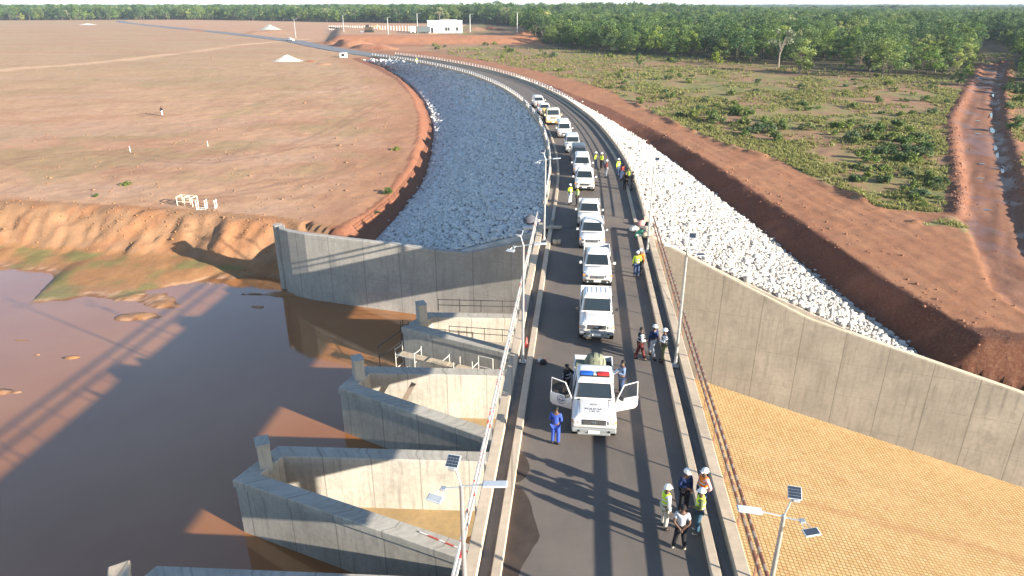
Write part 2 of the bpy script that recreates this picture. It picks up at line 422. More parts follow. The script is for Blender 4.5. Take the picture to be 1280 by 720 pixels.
    # tyre ruts and small relief on the worksite bench
    if detail:
        ben=(x>cx)&(x>br)&(y<110)&(x<br+14)
        q=x*.93+y*.1
        z=z+np.where(ben,(-(np.abs(np.sin(q*1.7+fbm(x,y,14,2,21)*5))**8)*.035)*sm(.5,2,x-br)+fbm(x,y,.9,2,22)*.06,0)
        z=z+np.where((y>66)&(z>-8.5),fbm(x,y,2.2,3,23)*.10,0)
    return z
HEAPS=[]
def heap(px,py,a,b,h,rot=0,z=0):
    p=P(px,py,z); HEAPS.append((p[0],p[1],a,b,h,rot))
heap(432,57.5,15,6,2.6,-.35); heap(465,61,13,4,1.6,-.5); heap(405,55,7,4,1.2,-.3)
heap(232,36,16,5,2.2,-.3); heap(262,39.5,18,5,2.0,-.4); heap(340,41,10,8,1.6,0); heap(318,42,14,5,1.3,0)
heap(660,45,7,5,2.0,0,2); heap(600,38,9,5,1.8,0,2.5); heap(620,38,7,4,1.5,0,2.5); heap(388,76,1.6,2.2,.4,.3); heap(404,79,2.5,2,.4,.2)

# ---------------------------------------------------------------- ground
def axis(lo,hi,dl,far_lo,far_hi,g=1.085):
    a=list(np.arange(lo,hi,dl)); s=dl; v=a[-1]
    while v<far_hi: s=s*g; v+=s; a.append(v)
    s=dl; v=lo; b=[]
    while v>far_lo: s=s*g; v-=s; b.append(v)
    return np.array(b[::-1]+a)
def make_ground():
    xs=np.concatenate([axis(-60,62,.42,-7000,62,1.05),np.arange(62.3,185,.62)]); e_=[xs[-1]]; d_=.62
    while e_[-1]<7000: d_*=1.06; e_.append(e_[-1]+d_)
    xs=np.concatenate([xs,e_[1:]]); ys=np.concatenate([axis(26,112,.42,-80,112,1.05),np.arange(112.3,268,.62)]); e_=[ys[-1]]; d_=.62
    while e_[-1]<8500: d_*=1.03; e_.append(e_[-1]+d_)
    ys=np.concatenate([ys,e_[1:]]); xs=np.unique(xs); ys=np.unique(ys)
    X,Y=np.meshgrid(xs,ys); sh=X.shape
    x=X.ravel(); y=Y.ravel(); z=ground_z(x,y)
    z=np.where(y>900,z-(y-900)*.0005,z)
    V=np.stack([x,y,z],1); nx=len(xs); ny=len(ys)
    i=np.arange(ny-1)[:,None]*nx+np.arange(nx-1)[None,:]; i=i.ravel()
    me=np_mesh('ground',V,np.stack([i,i+1,i+nx+1,i+nx],1),4)
    # material regions as albedo, with shade painted in behind the chute wall
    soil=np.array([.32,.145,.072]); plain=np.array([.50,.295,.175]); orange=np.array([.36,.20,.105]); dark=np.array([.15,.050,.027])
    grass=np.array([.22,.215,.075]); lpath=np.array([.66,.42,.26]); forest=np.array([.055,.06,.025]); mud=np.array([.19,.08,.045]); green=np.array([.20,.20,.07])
    C=np.tile(plain,(len(x),1)); G=np.zeros(len(x))
    cx=np.interp(y,CTR[:,1],CTR[:,0])
    def put(mask,col):
        nonlocal C
        mask=np.clip(mask,0,1)[:,None]; C=C*(1-mask)+np.array(col)*mask
    n1=fbm(x,y*2.2,30,4,31); n2=fbm(x,y,9,4,32); n3=fbm(x,y,3,3,33)
    put((x<cx)*sm(-.05,.35,n1+.3*n2)*.7,[.43,.225,.13])
    put((x<cx)*sm(0.0,.35,n2+.5*n1+n3*.4)*.6*sm(76,90,y),[.33,.25,.12]); put((x<cx)*(y>66)*sm(.1,.3,fbm(x*.5,y,4,4,38))*.45,[.36,.18,.10])
    put((x<cx)*(y>110)*sm(110,200,y)*.6,[.42,.29,.16])
    # pale worn streaks
    put((x<cx)*(y>70)*sm(.12,.4,fbm(x*.25,y,7,4,34))*.5,[.50,.32,.22])
    # tyre tracks across the plain
    for k,tr_ in enumerate([[(340,262),(420,232),(500,200),(530,150),(505,112)],[(0,205),(120,192),(260,205),(380,180),(470,130)],[(40,150),(180,130),(330,128),(440,100)],[(250,250),(330,240),(440,215),(520,170)],[(0,120),(150,112),(300,95),(400,82)]]):
        w_=[tuple(P(a_,b_,float(base_z(P(a_,b_,-3)[1])))[:2]) for a_,b_ in tr_]; w_=[tuple(q_) for q_ in catmull(w_,4)]; dd_=seg_dist(x,y,w_)
        put(np.exp(-((dd_-.95)/.32)**2)*(x<cx)*.55*(y>66),[.30,.15,.10] if k%2 else [.52,.33,.23])
    # near excavated edges: redder
    put((x<cx)*(y>60)*(1-sm(2,16,fx(BL,np.clip(y,58,229))-x))*.75*(y<245),[.40,.19,.10])
    ey=np.interp(x,[p[0] for p in EDGE],[p[1] for p in EDGE])
    put((x<cx)*(y<ey+1.5)*(z>-8.1),orange*(1.0)); put((x<-12)*(y<ey+1.5)*sm(.05,.3,n3+.3*n2)*(z>-8.1)*.6,[.40,.17,.07])
    put((x<-13)*(z<=-8.1)*(z>-8.9),[.36,.18,.075]); put((x<-13)*(z<=-8.25)*(z>-9.2)*(x<-24)*(y>np.interp(x,[p[0] for p in SHORE],[p[1] for p in SHORE])-.5)*sm(-.12,.22,n3+n2*.6),[.20,.18,.06])
    put((z<=-8.96)*(z>-9.3)*1.0,[.24,.11,.045]); put((z<=-9.2)*1.,[.25,.12,.05])
    # right side
    right=(x>cx)
    fw=np.array(sorted([(p[1],p[0]) for p in FIELDW])); fxr=np.interp(y,fw[:,0],fw[:,1])+n3*2.2
    put(right*(y<330)*1.0,soil*np.array([1.05,1.0,1.0]))
    put(right*(y<250)*sm(-.1,.3,n3+.4*n2)*.5,[.38,.185,.095])
    fld=right*(x>fxr)*(y>56)
    put(fld*1.,[.29,.17,.095]); gm=fld*sm(-.22,.18,n2*.7+n3*.5+.4*n1)
    put(gm*.9,grass); put(fld*sm(.1,.35,n3+.2*n2)*.45,[.34,.17,.10]); put(fld*sm(.18,.3,n2-n3*.6)*.6,[.14,.17,.05])
    tp=[(p[0],p[1]) for p in TRACK_POLY]; tin=inside(x,y,tp); te=seg_dist(x,y,TL_); te2=seg_dist(x,y,TR_)
    put(tin*1.,[.19,.078,.044]); put(tin*sm(0,.25,vnoise((x*.56+y*.83)*.12,x*.83-y*.56,.9,3)+.5*n3),mud); put(right*(te<1.3)*1.,[.24,.10,.055]); put(right*(te2<2.6)*(y<260)*1.,[.25,.11,.06])
    put(tin*sm(.05,.3,vnoise((x*.56+y*.83)*.10,x*.83-y*.56,.7,36))*.6,[.31,.15,.095])
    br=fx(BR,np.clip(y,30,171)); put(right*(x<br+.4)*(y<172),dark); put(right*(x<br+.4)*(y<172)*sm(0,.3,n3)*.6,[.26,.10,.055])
    bl=fx(BL,np.clip(y,58,229)); put((x<cx)*(x>bl-2.6)*(y>58)*(y<232),[.25,.10,.055]); wy_=wallY(x); put((x>27)*(y<wy_+4.2)*(y>30),[.12,.045,.026])  # last put: shade behind the chute wall painted as darker soil
    # light path and worksite heaps
    pd=seg_dist(x,y,[p[:2] for p in PATH]); put((1-sm(2.0,4.0,pd+n3*1.5)),lpath)
    for k,(hx,hy,a,b,h,rot) in enumerate(HEAPS):
        c,s_=math.cos(rot),math.sin(rot); u=((x-hx)*c+(y-hy)*s_)/a; v=(-(x-hx)*s_+(y-hy)*c)/b
        put((1-sm(.7,1.2,u*u+v*v)),[.36,.11,.055] if k<3 or k in(3,4,9,10) else [.42,.22,.13])
    wk=(y>250)*(y<620)*(x>-400)*(x<28); put(wk*sm(-.1,.3,n1)*.6*(seg_dist(x,y,[tuple(p) for p in CTR[::6]])<110),[.46,.25,.15])
    pf=(y>308)*(y<345)*(x>-84+(330-y)*.2)*(x<30)*(x>cx+6); put(pf*1.,[.44,.19,.095])
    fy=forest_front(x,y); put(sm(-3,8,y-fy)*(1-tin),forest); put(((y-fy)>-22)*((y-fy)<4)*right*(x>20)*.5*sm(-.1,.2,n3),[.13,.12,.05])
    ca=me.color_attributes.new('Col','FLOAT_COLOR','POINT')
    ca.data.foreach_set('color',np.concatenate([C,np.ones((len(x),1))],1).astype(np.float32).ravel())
    wet=(tin*sm(.0,.25,n3)*1.0+((z<-8.75)&(z>-9.6)&(x<5))*.8).clip(0,1)
    wa=me.attributes.new('wet','FLOAT','POINT'); wa.data.foreach_set('value',wet.astype(np.float32))
    for p in me.polygons[:1]: pass
    me.polygons.foreach_set('use_smooth',np.ones(len(me.polygons),bool))
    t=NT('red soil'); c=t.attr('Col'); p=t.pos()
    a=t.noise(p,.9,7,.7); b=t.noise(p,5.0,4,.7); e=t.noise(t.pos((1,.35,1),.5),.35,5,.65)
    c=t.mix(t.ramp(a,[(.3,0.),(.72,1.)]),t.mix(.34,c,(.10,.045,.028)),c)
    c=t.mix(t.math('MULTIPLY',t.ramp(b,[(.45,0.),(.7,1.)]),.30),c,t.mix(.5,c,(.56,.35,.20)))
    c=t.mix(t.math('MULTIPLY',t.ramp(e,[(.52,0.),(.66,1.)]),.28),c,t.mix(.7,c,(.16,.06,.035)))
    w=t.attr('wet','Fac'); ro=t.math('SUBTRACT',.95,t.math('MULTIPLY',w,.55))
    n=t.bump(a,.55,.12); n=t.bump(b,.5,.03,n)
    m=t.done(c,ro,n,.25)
    o=link_mesh('ground',me,None,m); tag(o,kind='structure'); return o
FRONT=[(-40,25.5),(0,25.5),(100,25.2),(200,24.5),(300,25.5),(400,27.5),(500,29.5),(600,31),(640,35),(665,52),(690,58),(740,66),(800,70),(860,72),(900,76),(1000,84),(1050,90),(1100,95),(1170,97),(1206,88),(1228,66),(1262,66),(1268,112),(1300,122),(1420,125)]
def forest_front(x,y):
    "depth at which the forest begins along the line of sight through (x,y)"
    px=640+F*np.asarray(x)/(np.maximum(np.asarray(y),1)*math.cos(TH)+18*math.sin(TH))
    fy=[P(a,b,float(base_z(P(a,b,-1)[1])))[1] for a,b in FRONT]
    return np.interp(px,[a for a,b in FRONT],fy)+0*np.asarray(y)
# ---------------------------------------------------------------- materials of the place
def M_conc_wall(): return concrete('wing wall concrete',(.45,.415,.37),.42,3.4,3.1)
def M_weir(): return concrete('weir concrete',(.52,.48,.415),.6,2.6,None,bumps=.4)
def M_kerb(): return concrete('kerb concrete',(.62,.50,.37),.18,3.0,None,bumps=.2)
def M_deck(): return concrete('deck concrete',(.36,.33,.30),.4,4.0)
def M_walk(): return concrete('walkway concrete',(.22,.20,.18),.8,None,None)
def M_asphalt():
    if 'asphalt' in _mc: return _mc['asphalt']
    t=NT('dusty asphalt'); p=t.pos(); a=t.noise(p,.35,6,.7); b=t.noise(p,30,3,.6); d=t.noise(t.pos((1,.12,1),.1),.9,5,.7)
    c=t.mix(t.ramp(a,[(.3,0.),(.7,1.)]),(.108,.089,.077),(.162,.134,.113))
    c=t.mix(t.math('MULTIPLY',t.ramp(d,[(.48,0.),(.75,1.)]),.45),c,(.20,.155,.12))
    c=t.mix(t.math('MULTIPLY',t.ramp(b,[(.4,0.),(.7,1.)]),.25),c,(.22,.19,.16))
    _mc['asphalt']=t.done(c,t.ramp(a,[(.3,.75),(.7,.9)]),t.bump(b,.4,.01),.35); return _mc['asphalt']
def M_water():
    t=NT('muddy water'); p=t.pos(); a=t.noise(p,.06,4,.6); b=t.noise(t.pos((1,2.2,1)),.5,4,.6)
    c=t.mix(t.ramp(a,[(.35,0.),(.7,1.)]),(.27,.105,.030),(.33,.15,.058))
    n=t.bump(b,.05,.05); w2=t.noise(t.pos((1.0,3.0,1),.6),2.2,3,.6); n=t.bump(w2,.06,.03,n)
    t.done(c,.02,n,1.0); t.b.inputs['IOR'].default_value=1.5; return t.m
def M_chute():
    t=NT('chute blocks'); uv=t.coord('UV'); br=t.node('ShaderNodeTexBrick'); t.link(uv,br.inputs[0]); br.offset=0
    for k,v in (('Scale',1.0),('Mortar Size',.026),('Mortar Smooth',.25),('Bias',0.0),('Brick Width',.25),('Row Height',.235)): br.inputs[k].default_value=v
    br.inputs['Color1'].default_value=(.50,.345,.17,1); br.inputs['Color2'].default_value=(.43,.275,.115,1); br.inputs['Mortar'].default_value=(.20,.12,.052,1)
    a=t.noise(uv,.25,5,.65); b=t.noise(uv,2.5,5,.7)
    wob=t.noise(uv,.9,3,.6)
    c=t.mix(t.ramp(a,[(.42,0.),(.58,1.)]),t.mix(.22,br.outputs[0],(.54,.38,.20)),br.outputs[0]); g_=t.noise(uv,.55,6,.75,.6); c=t.mix(t.math('MULTIPLY',t.ramp(g_,[(.56,0.),(.68,1.)]),.28),c,(.30,.17,.075))
    c=t.mix(t.math('MULTIPLY',t.ramp(b,[(.50,0.),(.70,1.)]),.6),c,(.27,.145,.06))
    sp=t.node('ShaderNodeSeparateXYZ'); t.link(uv,sp.inputs[0])
    q=t.math('ADD',sp.outputs[1],t.math('MULTIPLY',sp.outputs[0],.054)); q=t.math('ADD',q,t.math('MULTIPLY',wob,1.2))
    st=t.math('SUBTRACT',1.0,t.math('MINIMUM',1.0,t.math('ABSOLUTE',t.math('DIVIDE',t.math('SUBTRACT',q,35.8),.55))))
    c=t.mix(t.math('MULTIPLY',st,.45),c,(.27,.13,.055))
    n=t.bump(br.outputs['Fac'],.8,-.04); n=t.bump(b,.4,.02,n)
    return t.done(c,.9,n,.2)
def M_rock(name,lo,hi):
    t=NT(name); oi=t.attr('Tone'); a=t.noise(t.pos(),4,4,.7)
    c=t.mix(t.attr('Tone','Fac'),lo,hi); c=t.mix(t.math('MULTIPLY',t.ramp(a,[(.35,0.),(.7,1.)]),.25),t.mix(.25,c,(.2,.17,.14)),c)
    return t.done(c,.9,t.bump(a,.5,.03),.25)
# ---------------------------------------------------------------- setting
def make_water():
    xs=[-1500,-300,-60,-35,-21.2,-5,2.2]; m=MB()
    poly=[(-1500,-80),(1.75,-80),(1.75,46.8)]+[(p[0],p[1]) for p in reversed(LW[:-1])]+[(-21.6,70),(-1500,70)]
    m.add([(x,y,-9.0) for x,y in poly],[tuple(range(len(poly)))])
    o=m.build('reservoir_water',M_water()); tag(o,kind='structure')
def rock_stuff(name,C,T,side,mat,nrow,seed,size):
    rng=np.random.default_rng(seed)
    # base icosahedra, jittered
    bm=bmesh.new(); bmesh.ops.create_icosphere(bm,subdivisions=1,radius=1); bv=np.array([v.co[:] for v in bm.verts]); bf=np.array([[v.index for v in f.verts] for f in bm.faces]); bm.free()
    protos=[]
    for k in range(14):
        q=bv*(1+rng.uniform(-.28,.28,(len(bv),1))); q=np.sign(q)*np.abs(q)**.8; q*=np.array([1,rng.uniform(.65,1),rng.uniform(.5,.8)])
        protos.append(q)
    pts=[]
    n=len(C)
    for i in range(n-1):
        A=C[i];B=C[i+1];D=T[i];E_=T[i+1]
        if i==0: A=A-np.array([0,1.3,0]); D=D-np.array([0,1.6,0])
        area=np.linalg.norm(np.cross(B-A,D-A))/2+np.linalg.norm(np.cross(B-E_,D-E_))/2
        dist=np.linalg.norm((A+D)/2-np.array([0,0,16]))
        sz=size*(1+max(0,dist-70)/120)
        cnt=int(area/(sz*sz*1.15))
        u=rng.random(cnt)**1.0; v=rng.random(cnt)
        a=A+(B-A)*v[:,None]; b=D+(E_-D)*v[:,None]; p=a+(b-a)*u[:,None]; e_=1+max(0,min(1,(i-30)/30))*(1.0 if side<0 else 0); p[:,2]=a[:,2]+(b[:,2]-a[:,2])*(1-(1-u)**e_)
        p[:,2]+=rng.normal(.04,.05,cnt)*sz*2.5
        sc=np.clip(rng.lognormal(0,.42,cnt),.4,2.9)*sz*.62
        pts.append(np.concatenate([p,sc[:,None]],1))
        # loose ones past the toe
        c2=max(1,int(np.linalg.norm(E_-D)*1.1)); v=rng.random(c2)[:,None]; b=D+(E_-D)*v; a=A+(B-A)*v; dd=(b-a); dd/=np.linalg.norm(dd,axis=1)[:,None]
        off=rng.exponential(.5 if (side>0 or i>75) else .15,c2)[:,None]; q=b+dd*off; q[:,2]=b[:,2]+.05
        pts.append(np.concatenate([q,(rng.uniform(.6,1.3,c2)*sz*.7)[:,None]],1))
    pts=np.concatenate(pts); N=len(pts)
    wy=wallY(pts[:,0]); keep=(pts[:,1]>wy+.62)
    pass
    pts=pts[keep]; N=len(pts)
    ang=rng.uniform(0,6.28,(N,3)); ca,sa=np.cos(ang),np.sin(ang)
    V=np.empty((N,len(bv),3),np.float32); pr=rng.integers(0,14,N); PR=np.array(protos)[pr]
    x,y,z=PR[...,0],PR[...,1],PR[...,2]
    tx=ca[:,2:3]*.0+1; t1=(rng.normal(0,.35,N))[:,None]; y2=y*np.cos(t1)-z*np.sin(t1); z2=y*np.sin(t1)+z*np.cos(t1)
    x3=x*ca[:,0:1]-y2*sa[:,0:1]; y3=x*sa[:,0:1]+y2*ca[:,0:1]
    V[...,0]=x3*pts[:,3:4]+pts[:,0:1]; V[...,1]=y3*pts[:,3:4]+pts[:,1:2]; V[...,2]=z2*pts[:,3:4]+pts[:,2:3]
    Fs=(bf[None]+np.arange(N)[:,None,None]*len(bv)).reshape(-1,3)
    me=np_mesh(name,V.reshape(-1,3),Fs,3)
    tone=np.repeat(np.clip(rng.normal(.5,.28,N),0,1),len(bv)).astype(np.float32)
    at=me.attributes.new('Tone','FLOAT','POINT'); at.data.foreach_set('value',tone)
    o=link_mesh(name,me,None,mat); tag(o,kind='stuff'); return N
def make_embankment():
    for side,C,T,lo,hi,nm,bc in ((-1,CL,TL,(.58,.59,.58),(.84,.84,.82),'upstream rock',(.50,.51,.51)),(1,CR,TR,(.36,.335,.30),(.66,.635,.59),'downstream rock',(.40,.35,.29))):  # same stone on both slopes; upstream tones painted lighter to lift its shade
        vs=[];fs=[];k=9
        for i in [-1]+list(range(len(C))):
            drop=3.0 if i<0 else 0.0; first=i<=0; i=max(i,0)
            for j in range(k):
                u=j/(k-1)*1.08; p=C[i]+(T[i]-C[i])*u; e_=1+max(0,min(1,(i-30)/30))*(1.0 if side<0 else 0); uu=min(u,1); zc=C[i][2]+(T[i][2]-C[i][2])*(1-(1-uu)**e_); yy=float(wallY(p[0]))+.25 if first else p[1]; vs.append((p[0],yy,zc-drop-.12-max(0,u-1)*6))
        for i in range(len(C)):
            for j in range(k-1): fs.append((i*k+j,i*k+j+1,(i+1)*k+j+1,(i+1)*k+j))
        m=MB(); m.add(vs,fs); o=m.build('embankment',flat('bedding '+nm,bc,.95,var=.3,scale=2)); tag(o,kind='structure')
        o['label']='upstream slope of the dam' if side<0 else 'downstream slope of the dam'
        n=rock_stuff('riprap',C,T,side,M_rock(nm,lo,hi),0,5+side,.215 if side>0 else .205)
        oo=[q for q in COL.objects if q.name.startswith('riprap')][-1]
        print('rocks',side,n)
        del o['label']
def wall_poly(name,pts,th,zb,mat,parent,cap=.0,side=0):
    "mitred wall; pts=(x,y,ztop); th thickness; offset to the left side (+) or centred"
    P2=[Vector(p[:2]) for p in pts]; n=len(P2); L=[];Rr=[];S=[0]
    for i in range(n):
        d1=(P2[i]-P2[i-1]).normalized() if i>0 else None; d2=(P2[i+1]-P2[i]).normalized() if i<n-1 else None
        if d1 is None: d1=d2
        if d2 is None: d2=d1
        n1=Vector((-d1.y,d1.x)); n2=Vector((-d2.y,d2.x)); mm=(n1+n2).normalized(); k=1/max(.35,mm.dot(n1))
        a,b=(th/2,-th/2) if side==0 else ((th,0) if side>0 else (0,-th))
        L.append(P2[i]+mm*k*a); Rr.append(P2[i]+mm*k*b)
        if i>0: S.append(S[-1]+(P2[i]-P2[i-1]).length)
    me=bpy.data.meshes.new(name); vs=[];fs=[];uv=[]
    ch=.05
    for i in range(n):
        zt=pts[i][2]; l=L[i]; r=Rr[i]; e=(r-l).normalized()
        prof=[(l,zb),(l,zt-ch),(l+e*ch,zt),(r-e*ch,zt),(r,zt-ch),(r,zb)]
        vs+=[(q.x,q.y,z) for q,z in prof]
    for i in range(n-1):
        for j in range(5):
            fs.append((i*6+j,i*6+j+1,(i+1)*6+j+1,(i+1)*6+j)); 
            vals=[]
            for (ii,jj) in ((i,j),(i,j+1),(i+1,j+1),(i+1,j)):
                v=vs[ii*6+jj]; vals.append((S[ii],v[2] if jj in(0,1,4,5) else v[2]+.01*jj) if j not in (2,) else (S[ii],40+jj*.6))
            uv+=vals
    for ii in (0,n-1):
        fs.append(tuple(ii*6+j for j in range(6))); l=L[ii]; 
        for j in range(6):
            v=vs[ii*6+j]; uv.append((S[ii]+ (Vector(v[:2])-l).length+1.2,v[2]))
    me.from_pydata(vs,[],fs); ul=me.uv_layers.new(name='UVMap')
    for k,q in enumerate(uv): ul.data[k].uv=q
    bm=bmesh.new(); bm.from_mesh(me); bmesh.ops.recalc_face_normals(bm,faces=bm.faces); bm.to_mesh(me); bm.free()
    return link_mesh(name,me,parent,mat)
def make_walls():
    root=empty('retaining_wall',(LW[4][0],LW[4][1],-9),'long grey concrete wing wall standing in the reservoir, with rounded far end','wall')
    w=[(a,b+.0,c) for a,b,c in LW]; o=wall_poly('wall',w,.55,-12,M_conc_wall(),None,side=1); o.parent=root; o.matrix_parent_inverse=Matrix.Translation(root.location).inverted()
    m=MB(); m.tube([(LW[0][0]-.1,LW[0][1]+.12,-12),(LW[0][0]-.1,LW[0][1]+.12,-2.73)],.42,16); e=m.build('rounded_end',M_conc_wall(),None,True); e.parent=root; e.matrix_parent_inverse=Matrix.Translation(root.location).inverted()
    root=empty('retaining_wall',(21,44,-13),'tall sloping concrete wall between the white rock slope and the tan chute','wall')
    o=wall_poly('wall',RW,.5,-22,concrete('chute wall concrete',(.39,.345,.285),.55,2.9,2.6),None,side=1); o.parent=root; o.matrix_parent_inverse=Matrix.Translation(root.location).inverted()
    # pale coping strip
    m=MB()
    for (a,b) in zip(RW[:-1],RW[1:]):
        A=Vector(a);B=Vector(b); d=(B-A); nn=Vector((-d.y,d.x,0)).normalized()
        m.plate([A+nn*.02+Vector((0,0,.004)),B+nn*.02+Vector((0,0,.004)),B+nn*.48+Vector((0,0,.004)),A+nn*.48+Vector((0,0,.004))],.03)
    e=m.build('coping',M_kerb(),None); e.parent=root; e.matrix_parent_inverse=Matrix.Translation(root.location).inverted()
def local(o,root):
    o.parent=root; o.matrix_parent_inverse=Matrix.Translation(root.location).inverted()
CYC=[((1.7,11.8),(-15.8,18.5),(-14.6,21.45),(1.7,20.6)),((1.7,21.1),(-13.2,27.7),(-12.2,29.85),(1.7,29.2)),((1.7,29.75),(-10.1,36.5),(-9.35,38.5),(1.7,38.0)),((1.7,40.2),(-7.4,44.9),(-6.2,46.9),(1.0,46.6))]
def make_weir():
    nm=['nearest grey weir chute with only its crest showing at the bottom edge','streaked V-shaped weir wall with pillar, beside the near lamp','V-shaped weir wall behind the near one, with bright inner face','far V-shaped weir wall wrapped by scaffolding']
    floor=concrete('weir floor',(.42,.29,.14),.4,None,None,streak=False)
    for k,(a,A,B,b) in enumerate(CYC):
        root=empty('weir_wall',(A[0],A[1],-9),nm[k],'weir',group='labyrinth weir walls')
        zt=-6.0
        o=wall_poly('wall',[(*a,zt),(*A,zt),(*B,zt),(*b,zt)],.78,-11,M_weir(),None,side=0); local(o,root)
        # thick rounded crest lip on the outside
        o=wall_poly('crest',[(*a,zt+.30),(*A,zt+.30),(*B,zt+.30),(*b,zt+.30)],.92,zt-.12,M_weir(),None,side=0); local(o,root)
        px=(A[0]+B[0])/2+.1; py=(A[1]+B[1])/2; m=MB()
        m.bbox((px,py,-5.25),(.85,.62,1.8),.03,rz=R(-65)); o=m.build('pillar',M_weir()); local(o,root)
        if k==0:
            m=MB(); m.bbox((px,py,-4.22),(1.0,.78,.24),.05,rz=R(-65),rx=R(4)); o=m.build('pillar_cap',M_kerb()); local(o,root)
        else:
            m=MB(); m.bbox((px,py,-4.32),(.92,.70,.06),.015,rz=R(-65)); o=m.build('pillar_cap',M_weir()); local(o,root)
        m=MB(); ins=[(a[0]+1,a[1]+.1),(A[0]+.3,A[1]+.1),(B[0]+.3,B[1]-.1),(b[0]+1,b[1]-.1)]
        m.add([(x,y,-8.93) for x,y in ins],[(0,1,2,3)]); o=m.build('inner_floor',floor); local(o,root)
    # small puddles of brown water on the weir floor
    for (cx,cy,a,b,sd) in ((-1.0,26.6,1.3,1.1,1),(-1.9,24.9,.8,.6,2)):
        m=MB(); n=30; vs=[(cx+math.cos(q*6.283/n)*a*(1+.35*vnoise(q*.35,sd,1.)),cy+math.sin(q*6.283/n)*b*(1+.7*vnoise(q*.5,sd+5,1.)),-8.92) for q in range(n)]
        m.add(vs,[tuple(range(n))]); o=m.build('puddle',flat('brown puddle',(.13,.06,.02),.08)); tag(o,kind='structure')
def make_chute():
    m=MB(); ax=Vector((-.0995,0,0)); vs=[];nx,ny=60,60
    # (u across the bridge, v along it)
    for i in range(nx+1):
        for j in range(ny+1):
            u=-6+i/nx*80; v=-30+j/ny*82; x=max(1.86,2.6+u*.995+v*.0995); y=v*.995-u*.0995
            wy=float(wallY(max(x,6)))+.15
            if y>wy: y=wy
            z=-8.95-max(0,x-4)*.2; vs.append((x,y,z))
    fs=[(i*(ny+1)+j,(i+1)*(ny+1)+j,(i+1)*(ny+1)+j+1,i*(ny+1)+j+1) for i in range(nx) for j in range(ny)]
    m.add(vs,fs); o=m.build('chute_floor',M_chute()); uv=o.data.uv_layers[0]
    me=o.data
    for l in me.loops:
        c=me.vertices[l.vertex_index].co; uv.data[l.index].uv=(c.x*.995-c.y*.0995,c.y*.995+c.x*.0995)
    tag(o,kind='structure')
    # drain line and loose stones on the chute
def make_road():
    o=sheet_along(S0,S_AB,[(-3.15,.0),(3.15,.0)],1.5).build('road',M_asphalt()); tag(o,kind='structure')
    o=sheet_along(S_AB,S_END,[(-3.15,.0),(0,.05),(3.15,.0)],1.5).build('road',M_asphalt()); tag(o,kind='structure')
    g=flat('grey far asphalt',(.17,.17,.18),.9,var=.2,scale=.5)
    o=sheet_along(S_END,S_FAR,[(-4.3,-.1),(-3.9,.06),(3.9,.06),(4.3,-.1)],3).build('road',g); tag(o,kind='structure')
    # crest fill of the dam under the road
    o=sheet_along(S_AB,S_END+1,[(-4.32,-1.6),(-4.3,-.03),(4.3,-.03),(4.32,-1.6)],2).build('dam_crest',flat('gravel shoulder',(.38,.33,.28),.95,var=.25,scale=3)); tag(o,kind='structure')
    # damp stain by the left kerb
    for (s0,s1,wd,sd) in ((s_of_Y(9),s_of_Y(19.6),1.25,3),(s_of_Y(19.8),s_of_Y(21.5),.45,9)):
        m=MB(); n=40; vs=[road_pt(s0+(s1-s0)*i/n,-3.147,.004) for i in range(n+1)]
        for i in range(n,-1,-1):
            s=s0+(s1-s0)*i/n; w=wd*math.sin(math.pi*min(1,max(0.0,i/n)))**.4*(.72+.55*float(vnoise(s,sd,1.6))+.25*float(vnoise(s,sd+3,.5)))
            vs.append(road_pt(s,-3.147+max(.02,w),.004))
        m.add(vs,[tuple(range(len(vs)))]); o=m.build('damp_stain',flat('damp silt',(.055,.037,.027),.8,var=.35,scale=1.5)); tag(o,kind='structure')
def post(s,off,z0,z1,mat,root,w=.06,name='post'):
    m=MB(); p=road_pt(s,off,0); m.box((p.x,p.y,(z0+z1)/2),(w,w,z1-z0),rz=heading(s)); o=m.build(name,mat); local(o,root); return o
def make_bridge():
    root=empty('road_bridge',road_pt(s_of_Y(30),0,-9),'straight concrete road bridge over the weir, carrying the first vehicles','bridge')
    o=sheet_along(S0,S_AB,[(-4.25,-.01),(4.25,-.01),(4.25,-.30),(3.3,-.36),(3.3,-1.42),(2.6,-1.44),(2.55,-.5),(-2.55,-.5),(-2.6,-1.44),(-3.3,-1.42),(-3.3,-.36),(-4.25,-.30)],3,True).build('deck',M_deck()); local(o,root)
    for sd in (-1,1):
        o=bar_along(S0,S_AB,sd*3.15,sd*3.45,-.009,.21).build('kerb',M_kerb()); local(o,root)
        o=bar_along(S0,S_AB,sd*3.86,sd*4.27,-.31,.34).build('edge_beam',M_kerb()); local(o,root)
        o=sheet_along(S0,S_AB,[(sd*3.44,.004),(sd*3.87,.004)],2).build('walkway',M_walk()); local(o,root)
    for Y in (19.4,28.0,36.6):
        s=s_of_Y(Y); p=road_pt(s,0,0); m=MB(); q_=road_pt(s,2.95); m.tube([(q_.x,q_.y,-11),(q_.x,q_.y,-1.40)],.26,14); o=m.build('pier',M_deck()); local(o,root)
    p=road_pt(S_AB,0,0); m=MB(); m.box((p.x,p.y+.55,-5.5),(8.3,.9,8.9),rz=heading(S_AB)); o=m.build('abutment',M_conc_wall()); local(o,root)
def tape_mat(name,a,b,step,share=.5):
    t=NT(name); g=t.node('ShaderNodeNewGeometry'); sp=t.node('ShaderNodeSeparateXYZ'); t.link(g.outputs['Position'],sp.inputs[0])
    n=t.noise(t.pos((.1,1,1)),1.7,3,.6); q=t.math('ADD',t.math('DIVIDE',sp.outputs[1],step),t.math('MULTIPLY',n,2.0)); f=t.math('GREATER_THAN',t.math('FRACT',q),share)
    big=t.noise(t.pos(),.35,2,.5)
    c=t.mix(f,a,b); return t.done(c,.6)
